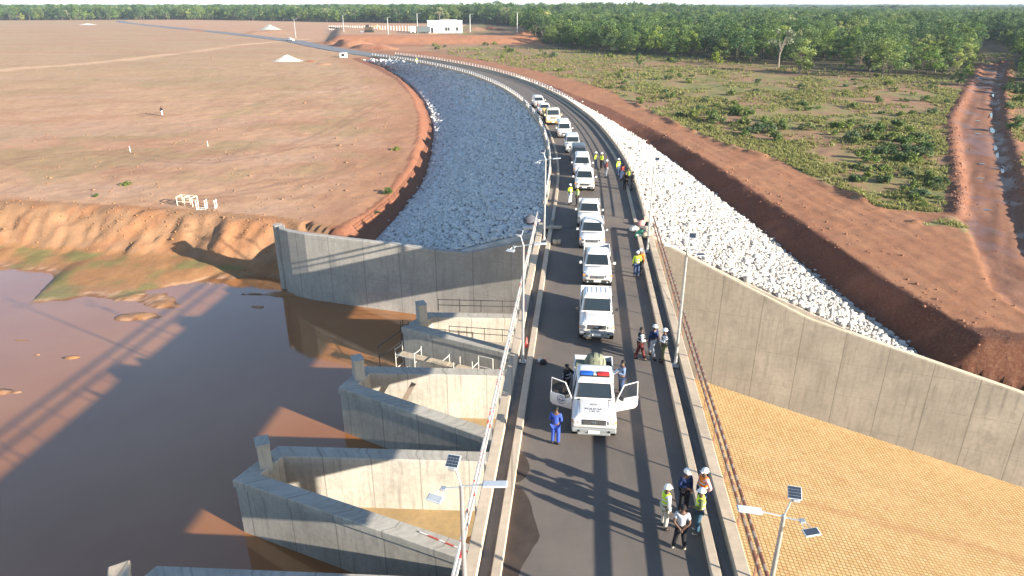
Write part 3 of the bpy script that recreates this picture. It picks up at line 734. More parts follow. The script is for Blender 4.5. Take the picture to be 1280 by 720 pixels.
def make_railings():
    redb=tape_mat('red and rust tape',(.22,.085,.055),(.36,.27,.21),.55,.6); redw=tape_mat('red and white tape',(.50,.08,.06),(.44,.42,.39),1.3,.10)
    galv=flat('galvanised steel',(.55,.56,.56),.45,.6); white=flat('white painted steel',(.78,.77,.74),.5)
    for sd,lab,mt in ((-1,'bridge railing wrapped in white and red tape along the reservoir side',redw),(1,'rust red bridge railing along the chute side',redb)):
        s1=s_of_Y(49.5); sA=s_of_Y(-30)
        root=empty('bridge_railing',road_pt(s_of_Y(20),sd*4.33,.0),lab,'railing')
        for (z,hh) in ((.90,.07),(1.40,.08)):
            o=bar_along(sA,s1,sd*4.30,sd*4.36,z-hh,z+hh,2,.005).build('rail',mt); local(o,root)
        s=sA
        while s<s1:
            post(s,sd*4.33,-.1,1.44,galv if sd<0 else flat('rusty steel',(.28,.14,.09),.7),root,.05); s+=2.3
    for sd,lab in ((-1,'long curved guard railing on a concrete upstand, reservoir side of the dam road'),(1,'long curved pale guard railing on a concrete upstand, white rock side of the dam road')):
        root=empty('guard_railing',road_pt(s_of_Y(60),sd*4.1,0),lab,'railing')
        sA=s_of_Y(52.5 if sd>0 else 56)
        o=bar_along(sA,S_END,sd*3.98,sd*4.26,-.02,.50).build('upstand',M_kerb()); local(o,root)
        for z in (.82,1.10):
            o=bar_along(sA,S_END,sd*4.10,sd*4.15,z-.03,z+.03,2,.004).build('rail',white); local(o,root)
        n=100
        for i in range(n):
            s=sA+.1+(S_END-sA-.4)*i/(n-1); post(s,sd*4.12,.49,1.14,white,root,.07)
        # kerb and walkway in front of it
        o=bar_along(S_AB+1.5,S_END,sd*3.15,sd*3.40,-.02,.15).build('kerb',M_kerb()); tag(o,kind='structure')
        o=sheet_along(S_AB+.1,S_END,[(sd*3.39,.06),(sd*4.0,.06)],2).build('footway',M_walk()); tag(o,kind='structure')
# ---------------------------------------------------------------- vehicles
GLASS=lambda: flat('car glass',(.020,.028,.034),.06,0,.6,var=.1)
BLACK=lambda: flat('black plastic',(.022,.022,.022),.6)
RUB=lambda: flat('tyre rubber',(.03,.028,.026),.85)
STEEL=lambda: flat('wheel steel',(.42,.42,.42),.4,.5)
LAMP=lambda: flat('lamp lens',(.55,.56,.55),.12,.3,.8)
AMB=lambda: flat('amber lens',(.75,.28,.03),.25)
PLATE=lambda: flat('number plate',(.78,.78,.70),.5)
def paint(name,col): return paint_mat('car paint '+name,col)
WHITE=lambda: paint('white',(.76,.755,.74))
def frus(lv,side,u0,u1,v0,v1,off,zz=None):
    "four corners on a side of the cabin loft (lv=[(z,y0,y1,hw)] bottom, top)"
    (z0,a0,b0,w0),(z1,a1,b1,w1)=lv
    def pt(u,v):
        z=z0+(z1-z0)*v; a=a0+(a1-a0)*v; b=b0+(b1-b0)*v; w=w0+(w1-w0)*v
        if side=='F': return Vector((w*u,a-off,z+off*.6))
        if side=='B': return Vector((-w*u,b+off,z+off*.3))
        if side=='R': return Vector((w+off,a+(b-a)*u,z))
        return Vector((-w-off,b+(a-b)*u,z))
    return [pt(u0,v0),pt(u1,v0),pt(u1,v1),pt(u0,v1)]
def vehicle(label,cat,x,Y,hd,k='rugged',body=None,L=5.0,W=1.86,H=1.92,rear='wagon',grille='dark',rack=False,doors_open=False,police=False,ribs=False,lod=0):
    """front bumper at local y=0, body runs to +y"""
    pt=body or WHITE()
    Y-=.0
    root=empty({'rugged':'offroad_vehicle','pickup':'pickup_truck','suv':'suv_car','van':'van','lorry':'lorry'}[k] if not police else 'police_pickup',(x,Y,.002),label,cat,hd,'vehicles parked nose to tail on the bridge')
    hw=W/2; hood=1.15
    def B(m,name,mat,par=root,smooth=False): return m.build(name,mat,par,smooth)
    m=MB()
    if k=='rugged':
        belt=1.16; hood=1.16; ws0=1.42; ws1=1.72; cab_end={'wagon':L-.06,'pickup':3.25,'double':3.75}[rear]
        m.rects([(.42,.16,L-.05,hw-.06,.10),(.50,.10,L-.02,hw-.01,.12),(.86,.08,L,hw,.12),(1.0,.10,L-.02,hw-.02,.14)] if rear!='x' else [])
        m.rects([(1.0,.12,ws0+.25,hw-.04,.14),(1.10,.13,ws0+.25,hw-.10,.16),(1.165,.20,ws0+.25,hw-.22,.22),(1.19,.42,ws0+.2,hw-.40,.3)])
        m.rects([(1.0,ws0-.05,cab_end+.0,hw-.03,.08),(belt,ws0,cab_end-.02,hw-.05,.08)])
        roofz=H; lv=((belt,ws0,cab_end-.02,hw-.05),(roofz-.08,ws1,cab_end-.10,hw-.17))
        m.rects([(belt,lv[0][1],lv[0][2],lv[0][3],.07),(roofz-.08,lv[1][1],lv[1][2],lv[1][3],.10),(roofz-.02,ws1+.06,cab_end-.16,hw-.22,.14),(roofz,ws1+.2,cab_end-.3,hw-.34,.2)])
        fa,ra,wr=.80,.80+2.9*(L/5.0),.385
    elif k in('pickup','suv'):
        belt=1.08; ws0=1.15; ws1=1.80; hood=1.02; cab_end=(L-.15 if k=='suv' or rear=='canopy' else 3.30)
        m.rects([(.34,.14,L-.08,hw-.08,.22),(.45,.03,L-.02,hw-.02,.26),(.72,.0,L,hw,.30),(.92,.04,L-.02,hw-.03,.30),(1.0,.14,L-.05,hw-.06,.3)])
        m.rects([(.96,.10,ws0+.4,hw-.06,.30),(1.03,.30,ws0+.45,hw-.12,.34),(1.10,.75,ws0+.5,hw-.26,.36)])
        m.rects([(.98,ws0,cab_end,hw-.05,.16),(belt,ws0+.05,cab_end-.02,hw-.06,.16)])
        roofz=H; lv=((belt,ws0+.02,cab_end-.02,hw-.06),(roofz-.10,ws1,cab_end-.30,hw-.22))
        m.rects([(belt,lv[0][1],lv[0][2],lv[0][3],.12),(roofz-.10,lv[1][1],lv[1][2],lv[1][3],.16),(roofz-.03,ws1+.12,cab_end-.4,hw-.28,.2),(roofz,ws1+.32,cab_end-.6,hw-.42,.26)])
        fa,ra,wr=.86,.86+.56*L+.1,.375
    elif k=='van':
        belt=1.15; ws0=.55; ws1=1.05; cab_end=L-.05; roofz=H
        m.rects([(.32,.08,L-.05,hw-.05,.2),(.5,.0,L,hw,.24),(.95,.03,L,hw-.01,.26),(1.02,.15,L,hw-.03,.2)])
        m.rects([(.98,.16,L-.01,hw-.04,.2),(belt,ws0-.1,L-.02,hw-.04,.16)])
        lv=((belt,ws0-.05,L-.03,hw-.05),(roofz-.12,ws1,L-.12,hw-.14))
        m.rects([(belt,lv[0][1],lv[0][2],lv[0][3],.12),(roofz-.12,lv[1][1],lv[1][2],lv[1][3],.14),(roofz-.03,ws1+.15,L-.2,hw-.22,.2),(roofz,ws1+.35,L-.35,hw-.38,.25)])
        fa,ra,wr=.95,L-1.0,.34
    else: # lorry
        belt=1.45; ws0=.06; ws1=.22; cab_end=1.95; roofz=2.45
        m.rects([(.55,.05,1.95,hw-.05,.08),(.7,.0,1.95,hw-.02,.10),(1.4,.02,1.95,hw-.03,.12),(belt,.05,1.95,hw-.04,.12)])
        lv=((belt,.06,1.94,hw-.05),(roofz-.12,.26,1.90,hw-.12))
        m.rects([(belt,lv[0][1],lv[0][2],lv[0][3],.10),(roofz-.12,lv[1][1],lv[1][2],lv[1][3],.12),(roofz,.42,1.8,hw-.26,.2)])
        fa,ra,wr=1.0,L-1.4,.46
    B(m,'body',pt,smooth=True)
    # windscreen and windows
    m=MB(); q=frus(lv,'F',-.86,.86,.12,.90,.012); m.plate(q,.012); g=B(m,'windscreen',GLASS())
    mw=MB()
    for sx in (-1,1):
        a=q[0].lerp(q[1],.30 if sx<0 else .62); mw.tube([a+Vector((0,-.03,.01)),a+Vector((.34*1,-.0,.10))+Vector((0,.02,0))],.012,5)
    B(mw,'wiper',BLACK(),g)
    if k in('rugged',):
        m=MB()   # rubber seal around the glass as four strips
        for a,b in ((0,1),(1,2),(2,3),(3,0)): m.tube([q[a]+Vector((0,-.014,.008)),q[b]+Vector((0,-.014,.008))],.016,5)
        B(m,'window_seal',BLACK())
    nwin={'rugged':3 if rear=='wagon' else (1 if rear=='pickup' else 2),'pickup':2 if rear!='canopy' else 3,'suv':3,'van':4,'lorry':1}[k]
    for sd in 'LR':
        for i in range(nwin):
            if doors_open and i==0: continue
            a=.06+i*(.90/nwin)+(.05 if i==0 and k!='lorry' else 0); b=.06+(i+1)*(.90/nwin)-.03
            if sd=='L': a,b=1-b,1-a
            m=MB(); m.plate(frus(lv,sd,a,b,.12,.86,.012),.008); B(m,'side_window',GLASS())
    m=MB(); m.plate(frus(lv,'B',-.75,.75,.2,.82,.012),.008); B(m,'rear_window',GLASS())
    # bed behind the cab
    if (k=='rugged' and rear in('pickup','double')) or (k=='pickup' and rear=='bed') :
        z0=1.0; z1=1.28; y0=cab_end+.03; m=MB(); w=hw-.03
        m.bbox((w-.03,(y0+L)/2,(z0+z1)/2-.06),(.06,L-y0,z1-z0+.14),.015); m.bbox((-w+.03,(y0+L)/2,(z0+z1)/2-.06),(.06,L-y0,z1-z0+.14),.015)
        m.bbox((0,L-.03,(z0+z1)/2-.06),(2*w-.1,.06,z1-z0+.14),.015); m.bbox((0,y0+.03,(z0+z1)/2-.06),(2*w-.1,.06,z1-z0+.14),.015)
        B(m,'cargo_bed',pt); m=MB(); m.box((0,(y0+L)/2,1.012),(2*w-.14,L-y0-.14,.02)); B(m,'bed_floor',flat('dark bed liner',(.05,.05,.045),.8))
    if k=='lorry':
        m=MB(); m.bbox((0,(2.1+L)/2,1.08),(W+.05,L-2.1,.14),.02)
        for sx in(-1,1): m.bbox((sx*hw,(2.1+L)/2,1.42),(.05,L-2.1,.55),.01)
        m.bbox((0,2.12,1.6),(W,.06,.9),.01); m.bbox((0,L,1.42),(W,.05,.55),.01); m.box((0,(2.1+L)/2,.8),(.8,L-2.2,.3)); B(m,'cargo_bed',flat('ochre lorry body',(.50,.33,.12),.6))
    # front: grille, lamps, bumper, plate
    fy={'rugged':.085,'pickup':-.0,'suv':-.0,'van':.02,'lorry':.0}[k]
    zg={'rugged':.90,'pickup':.80,'suv':.80,'van':.74,'lorry':1.15}[k]
    gm=BLACK() if grille=='dark' else flat('bright grille',(.5,.5,.5),.25,.8)
    m=MB(); gw=.98 if k=='rugged' else .86; m.bbox((0,fy-.005,zg),(gw,.06,.24 if k=='rugged' else .20),.02); g=B(m,'grille',gm)
    m=MB()
    for i in range(4): m.box((0,fy-.040,zg-.08+i*.052),(gw-.06,.012,.014))
    B(m,'grille_bars',flat('grey trim',(.14,.14,.14),.4),g)
    m=MB(); 
    m.lathe([(.035,0),(.05,-.012),(.035,-.02)],(0,fy-.045,zg),14,1.5,1.0,'y'); B(m,'badge',flat('chrome',(.7,.7,.7),.15,.95),g)
    for sx in(-1,1):
        m=MB()
        if k=='rugged': m.bbox((sx*(hw-.22),fy-.0,.90),(.30,.07,.19),.04)
        elif k=='lorry': m.bbox((sx*(hw-.30),fy-.01,.86),(.34,.06,.18),.04)
        else: m.bbox((sx*(hw-.28),.10,.86),(.34,.22,.16),.06,rz=sx*R(28))
        hl=B(m,'headlight',LAMP())
        m=MB(); m.bbox((sx*(hw-.055),fy+.05,.90 if k!='lorry' else .86),(.08,.10,.13),.02); B(m,'indicator',AMB(),hl)
    m=MB()
    if k=='rugged':
        m.bbox((0,.0,.60),(W-.02,.14,.20),.05); m.bbox((0,.03,.43),(W-.5,.12,.14),.03); bmt=flat('grey steel bumper',(.30,.31,.31),.5,.3)
    elif k=='lorry': m.bbox((0,.0,.62),(W,.14,.24),.04); bmt=flat('ochre bumper',(.52,.30,.10),.5)
    else: m.bbox((0,.0,.50),(W-.24,.14,.22),.06); bmt=BLACK() if k=='pickup' else flat('lower bumper',(.10,.10,.10),.5)
    bp=B(m,'bumper',bmt)
    m=MB(); m.bbox((0,-.085 if k!='lorry' else -.08,.55 if k=='rugged' else .56),(.46,.012,.13),.004); B(m,'number_plate',PLATE(),bp)
    for sx in (-1,1):
        m=MB(); m.lathe([(.055,0),(.055,-.03),(.04,-.035)],(sx*.62,-.055,.58 if k=='rugged' else .50),12,1,1,'y'); B(m,'fog_lamp',BLACK() if k=='rugged' else LAMP(),bp)
    # mirrors
    if not doors_open:
        for sx in(-1,1):
            m=MB(); zz=belt+.10; yy=(ws0+ws1)/2+.02
            m.tube([(sx*(hw-.06),yy+.06,zz-.04),(sx*(hw+.14),yy,zz)],.018,6); m.bbox((sx*(hw+.17),yy,zz+.03),(.16,.08,.17 if k!='lorry' else .3),.03); B(m,'wing_mirror',pt if k!='rugged' else BLACK())
    # wheels
    for yy in (fa,ra):
        for sx in(-1,1):
            m=MB(); m.lathe([(wr+.075,0),(wr+.075,.02),(wr+.03,.035)],(sx*(hw-.03),yy,wr+.02),20,1,1,'x') if sx>0 else m.lathe([(wr+.075,0),(wr+.075,-.02),(wr+.03,-.035)],(sx*(hw-.03),yy,wr+.02),20,1,1,'x')
            B(m,'wheel_arch',BLACK())
            m=MB(); c=(sx*(hw-.14),yy,wr); w2=.125
            m.lathe([(wr*.55,-w2),(wr*.93,-w2),(wr,-w2*.7),(wr,w2*.7),(wr*.93,w2),(wr*.55,w2)],c,22,1,1,'x'); wh=B(m,'wheel',RUB(),smooth=True)
            m=MB(); m.lathe([(wr*.56,-w2*.9),(wr*.60,w2*.92),(wr*.3,w2*.8),(.05,w2*.98)] if sx>0 else [(.05,-w2*.98),(wr*.3,-w2*.8),(wr*.60,-w2*.92),(wr*.56,w2*.9)],c,16,1,1,'x'); B(m,'rim',STEEL(),wh)
    m=MB(); m.box((0,L*.5,.42),(W-.3,L-.5,.18)); B(m,'chassis',BLACK())
    for sx in(-1,1):
        m=MB(); m.bbox((sx*(hw-.12),L-.01,.95),(.14,.03,.30),.01); B(m,'tail_lamp',flat('red lens',(.5,.03,.03),.25))
    # bonnet seams and washer dust
    if k in('rugged','pickup','suv') and lod==0:
        zh=1.192 if k=='rugged' else 1.03
        for sx in(-1,1):
            m=MB(); m.tube([(sx*(hw-.34),.34,zh-.02 if k=='rugged' else .99),(sx*(hw-.30),ws0-.08,zh+.0 if k=='rugged' else 1.07)],.006,4,False); m.build('bonnet_seam',BLACK(),root)
        m=MB(); m.bbox((0,ws0-.03,belt+.012),(W-.42,.10,.02),.008); m.build('scuttle',BLACK(),root)
        m=MB(); m.bbox((0,(ws0+ws1)/2+.30,belt+.03),(W-.5,.28,.10),.03); m.build('dashboard',flat('dashboard',(.12,.12,.12),.8),root)
    # roof details
    if k=='rugged' and (rear=='wagon' or ribs):
        m=MB()
        for i in range(5): m.bbox((-.5+i*.25,(ws1+cab_end)/2+.1,roofz+.004),(.035,max(.7,cab_end-ws1-.75),.028),.01)
        B(m,'roof_ribs',pt)
    if k=='suv' and rack:
        for sx in(-1,1):
            m=MB(); m.tube([(sx*(hw-.33),ws1+.4,roofz-.01),(sx*(hw-.33),ws1+.5,roofz+.05),(sx*(hw-.33),cab_end-.8,roofz+.05),(sx*(hw-.33),cab_end-.7,roofz-.01)],.02,6); B(m,'roof_rail',flat('grey trim',(.14,.14,.14),.4))
    if k in('rugged',) and not police:
        m=MB(); m.tube([(hw-.12,ws0-.1,.98),(hw-.02,ws0+.05,1.25),(hw-.12,ws1-.05,H-.05),(hw-.12,ws1-.12,H+.06)],.035,8); B(m,'snorkel',BLACK())
    m=MB(); m.tube([(-hw+.30,ws0-.15,hood if k!='lorry' else 2.3),(-hw+.30,ws0-.10,hood+.75 if k!='lorry' else 3.0)],.008,5); B(m,'aerial',BLACK())
    # door seams and handles
    if k!='lorry':
        for sx in(-1,1):
            nd=2 if rear not in('pickup',) else 1
            for i in range(nd):
                if doors_open and i==0: continue
                y0=ws0+.22+i*1.02
                m=MB(); m.bbox((sx*(hw+.006),y0+.80,.95),(.03,.16,.03),.008); B(m,'door_handle',BLACK())
    root.scale=(.95,.95,.97)
    return root,dict(lv=lv,hw=hw,ws0=ws0,ws1=ws1,belt=belt,cab=cab_end,roof=H)
def text_mesh(txt,size,name,mat,parent,loc,rot,depth=.002):
    cu=bpy.data.curves.new('t','FONT'); cu.body=txt; cu.size=size; cu.align_x='CENTER'; cu.align_y='CENTER'; cu.extrude=depth
    o=bpy.data.objects.new('t',cu); COL.objects.link(o); dg=bpy.context.evaluated_depsgraph_get(); me=bpy.data.meshes.new_from_object(o.evaluated_get(dg)); bpy.data.objects.remove(o); me.name=name
    q=link_mesh(name,me,parent,mat); q.location=loc; q.rotation_euler=rot; return q
def make_vehicles():
    def on(px,py,lat=0.0):
        p=P(px,py,.38); s=s_of_Y(p.y); return p.x,p.y,heading(s)
    # leading police pickup with both front doors open
    x,Y,h=on(742,543)
    r,d=vehicle('white police pickup leading the queue, both front doors open, blue and red light bar','pickup',x,Y,h,'rugged',rear='pickup',doors_open=True,police=True,L=5.2,H=1.94)
    hw,ws0,ws1,belt=d['hw'],d['ws0'],d['ws1'],d['belt']
    for sx in(-1,1):
        # dark door opening and the open door with its window frame
        m=MB(); m.plate([(sx*(hw+.004),ws0+.06,.62),(sx*(hw+.004),ws0+1.0,.62),(sx*(hw-.04),ws0+1.0,belt+.02),(sx*(hw-.04),ws0+.06,belt+.02)] if sx>0 else [(sx*(hw+.004),ws0+1.0,.62),(sx*(hw+.004),ws0+.06,.62),(sx*(hw-.04),ws0+.06,belt+.02),(sx*(hw-.04),ws0+1.0,belt+.02)],.008)
        a=.05;b=.42
        if sx<0: a,b=1-b,1-a
        m.plate(frus(d['lv'],'R' if sx>0 else 'L',a,b,.04,.92,.010),.006)
        m.build('door_opening',flat('cab interior',(.03,.03,.035),.8),r)
        ang=R(66); D=MB(); c,s_=math.cos(ang),math.sin(ang)
        def q(l,z,t=0): # along the door from its hinge
            return Vector((sx*(hw+.01+l*s_+t*c),ws0+.08+l*c-t*s_*1.0,z))
        LD=1.04
        low=[(0,.60),(LD*.88,.60),(LD,.72),(LD,belt),(0,belt)]
        n=len(low); vs=[q(l,z,-.03) for l,z in low]+[q(l,z,.03) for l,z in low]
        D.add(vs,[tuple(range(n)),tuple(reversed(range(n,2*n)))]+[(i,(i+1)%n,n+(i+1)%n,n+i) for i in range(n)])
        fr=[(.03,belt),(.34,1.80),(LD-.06,1.86),(LD-.03,belt)]
        D.tube([q(l,z) for l,z in fr],.028,6)
        dr=D.build('door',WHITE(),r)
        G=MB(); G.plate([q(.10,belt+.02),q(LD-.07,belt+.02),q(LD-.09,1.82),q(.37,1.76)],.006)
        gl=NT('door glass'); gl.done((.03,.035,.045),.05,None,.6); gl.b.inputs['Alpha'].default_value=.55; G.build('window',gl.m,dr)
        # mirror and round emblem on the outer skin
        M=MB(); M.tube([q(.1,belt+.04,.02),q(.14,belt+.10,.16)],.016,6); e=q(.15,belt+.13,.20); M.bbox(e,(.20,.08,.18),.03,rz=-sx*ang*.3); M.build('wing_mirror',BLACK(),dr)
        E_=MB(); cc=(.50,.93); n=24
        ring=[q(cc[0]+.19*math.cos(i*2*math.pi/n),cc[1]+.19*math.sin(i*2*math.pi/n),+.037) for i in range(n+1)]
        E_.tube(ring,.013,5,False); E_.tube([q(cc[0]-.10,cc[1]+.04,+.037),q(cc[0],cc[1]+.13,+.037),q(cc[0]+.10,cc[1]+.04,+.037),q(cc[0]+.06,cc[1]-.10,+.037),q(cc[0]-.06,cc[1]-.10,+.037),q(cc[0]-.10,cc[1]+.04,+.037)],.014,5,False)
        E_.tube([q(cc[0]-.13,cc[1]-.02,+.037),q(cc[0]+.13,cc[1]-.02,+.037)],.02,5); (E_.build if sx<0 else (lambda *a:None))('emblem',flat('dark emblem',(.06,.08,.16),.5),dr)
    # light bar
    m=MB(); m.bbox((0,ws1+.40,1.965),(1.30,.30,.05),.02); lb=m.build('light_bar',BLACK(),r)
    for (cx,w,cl,nm) in ((-.36,.54,(.015,.10,.45),'blue'),(.36,.54,(.60,.012,.03),'red')):
        m=MB(); m.bbox((cx,ws1+.40,2.045),(w,.27,.11),.045); m.build(nm+'_lens',flat(nm+' lens',cl,.15),lb,True)
    m=MB(); m.bbox((0,ws1+.40,2.03),(.15,.22,.08),.02); m.build('speaker',flat('grey speaker',(.45,.5,.5),.4),lb)
    # faint red lettering strip across the roof front, hood lettering
    rt=flat('faded red print',(.62,.30,.25),.6)
    m=MB()
    for i in range(9): m.box((-.42+i*.105,ws1+.135,1.905),(.022,.13,.006),rx=R(18),rz=R(6*(i%3-1)))
    m.build('roof_marking',rt,r)
    dk=flat('grey print',(.07,.07,.08),.6)
    text_mesh('POLICIA',.20,'hood_lettering',dk,r,(-.04,.63,1.1945),(0,0,0)); text_mesh('130 VI',.17,'hood_lettering',dk,r,(0,.44,1.1935),(R(2),0,0))
    m=MB(); n=26; m.tube([(-.02+.13*math.cos(i*2*math.pi/n),.98+.05*math.sin(i*2*math.pi/n),1.196) for i in range(n+1)],.007,5,False); m.tube([(-.12,.98,1.196),(.14,.955,1.196)],.006,5); m.build('hood_emblem',dk,r)
    # load in the bed: round olive bundle strapped upright
    t=empty('tarpaulin_bundle',r.matrix_basis@Vector((.04,4.45,1.03)) if False else (x-math.sin(h)*4.0+.06,Y+math.cos(h)*4.0,.99),'round olive tarpaulin bundle with dark straps in the bed of the police pickup','bundle',h)
    m=MB(); m.lathe([(.05,0),(.42,.02),(.50,.22),(.48,.50),(.36,.74),(.15,.85),(.02,.86)],(0,0,0),18,1.0,.78); m.build('canvas',flat('olive canvas',(.20,.21,.14),.9,var=.3,scale=4),t,True)
    for a in (-.30,-.08,.16,.34):
        m=MB(); pts=[]
        for j in range(13):
            q_=math.pi*j/12; yy=-.42*math.cos(q_)*math.sqrt(max(.1,1-(a/.55)**2)); zz=.05+.83*math.sin(q_)*math.sqrt(max(.05,1-(a/.56)**2)); pts.append((a,yy,zz))
        m.tube(pts,.028,5); m.build('strap',flat('dark strap',(.03,.03,.03),.8),t)
    # olive canvas box on the side of the bed
    t=empty('canvas_box',(x-math.sin(h)*4.1-.60,Y+math.cos(h)*4.1,.99),'small olive canvas covered box in the rear left of the police pickup bed','box',h)
    m=MB(); m.bbox((0,0,.20),(.40,.55,.38),.05); m.build('cover',flat('olive canvas',(.20,.21,.14),.9),t); m=MB(); m.box((0,-.28,.2),(.05,.012,.36)); m.build('strap',flat('dark strap',(.03,.03,.03),.8),t)
    # the rest of the queue, front to back
    x,Y,h=on(745.5,421); vehicle('boxy white pickup with ribbed roof and black bumper, second in the queue','pickup',x,Y,h,'rugged',rear='pickup',L=5.0,H=2.0,ribs=True)
    x,Y,h=on(746.5,354); vehicle('white double cab pickup with chrome grille, directly behind the ribbed roof one','pickup',x,Y,h,'pickup',rear='bed',grille='bright',L=5.2,H=1.84)
    x,Y,h=on(740,308); vehicle('rounded white pickup with chrome grille, fourth in the queue','pickup',x,Y,h,'pickup',body=paint('silver white',(.64,.65,.66)),rear='bed',grille='bright',L=4.9,H=1.82,W=1.9)
    x,Y,h=on(736,281); vehicle('white pickup nearest the two people in vests by the left kerb','pickup',x,Y,h,'pickup',body=paint('pearl',(.72,.70,.65)),rear='bed',L=4.8,H=1.82,W=1.86)
    x,Y,h=on(730.5,236); vehicle('white pickup with wide dark grille, last before the gap in the queue','pickup',x,Y,h,'pickup',rear='bed',grille='dark',L=5.1,H=1.85,W=1.9)
    x,Y,h=on(728,217); vehicle('white car squeezed between the dark grille pickup and the dark blue car','car',x,Y,h,'suv',L=4.8,H=1.9,W=1.9)
    x,Y,h=on(724.5,203); vehicle('dark blue grey car, the only dark one in the queue','car',x,Y,h,'suv',body=paint('blue grey',(.045,.065,.09)),L=4.9,H=1.85,W=1.9)
    x,Y,h=on(716.5,189); vehicle('small white off-road car just beyond the dark one','off-road car',x,Y,h,'rugged',rear='wagon',L=4.6,H=1.9)
    x,Y,h=on(706,170); vehicle('white minibus in front of the cream lorry','minibus',x,Y,h,'van',L=5.0,H=2.05,W=1.85)
    x,Y,h=on(691.5,154); vehicle('cream lorry with ochre bumper, tallest of the queue','lorry',x,Y,h,'lorry',body=paint('cream',(.70,.62,.44)),L=6.5,W=2.15,H=2.45)
    x,Y,h=on(682.5,143); vehicle('white pickup close behind the cream lorry','pickup',x,Y,h,'pickup',rear='bed',L=5.2,H=1.85)
    x,Y,h=on(675,133); vehicle('last white car at the far end of the queue','car',x,Y,h,'suv',L=4.8,H=1.85,W=1.9)
# ---------------------------------------------------------------- people
def skin_mesh(chains,name,mat,parent,sub=1):
    """chains: list of lists of (x,y,z,r); points with the same place are shared; first point is the root"""
    vs=[];rs=[];es=[];ix={}
    def vid(p):
        k=(round(p[0],3),round(p[1],3),round(p[2],3))
        if k not in ix: ix[k]=len(vs); vs.append(p[:3]); rs.append(p[3])
        return ix[k]
    for c in chains:
        ids=[vid(p) for p in c]
        for a,b in zip(ids[:-1],ids[1:]):
            if a!=b: es.append((a,b))
    me=bpy.data.meshes.new(name); me.from_pydata(vs,es,[]); o=bpy.data.objects.new(name,me); COL.objects.link(o)
    o.modifiers.new('s','SKIN'); sv=me.skin_vertices[0].data
    for i,r in enumerate(rs): sv[i].radius=(r,r)
    sv[0].use_root=True
    if sub: q=o.modifiers.new('u','SUBSURF'); q.levels=sub; q.render_levels=sub
    dg=bpy.context.evaluated_depsgraph_get(); m2=bpy.data.meshes.new_from_object(o.evaluated_get(dg)); bpy.data.objects.remove(o); bpy.data.meshes.remove(me)
    m2.name=name
    for p in m2.polygons: p.use_smooth=True
    return link_mesh(name,m2,parent,mat)
def cloth(name,c): return flat('cloth '+name,c,.85,0,.2,var=.22,scale=9)
CL_={'hivis':(.62,.80,.06),'navy':(.02,.035,.11),'blue':(.045,.09,.42),'white':(.72,.73,.74),'black':(.018,.018,.022),'grey':(.30,.31,.33),'khaki':(.36,.29,.20),'olive':(.13,.15,.07),'red':(.55,.05,.05),'pink':(.72,.38,.36),'orange':(.85,.22,.03),'bluegrey':(.14,.20,.32),'teal':(.04,.09,.14),'jeans':(.05,.08,.16),'lightgrey':(.50,.52,.55),'maroon':(.13,.03,.03),'stone':(.48,.44,.37)}
def CLO(k): return cloth(k,CL_[k])
SKIN=lambda: flat('brown skin',(.12,.062,.038),.55,var=.1)
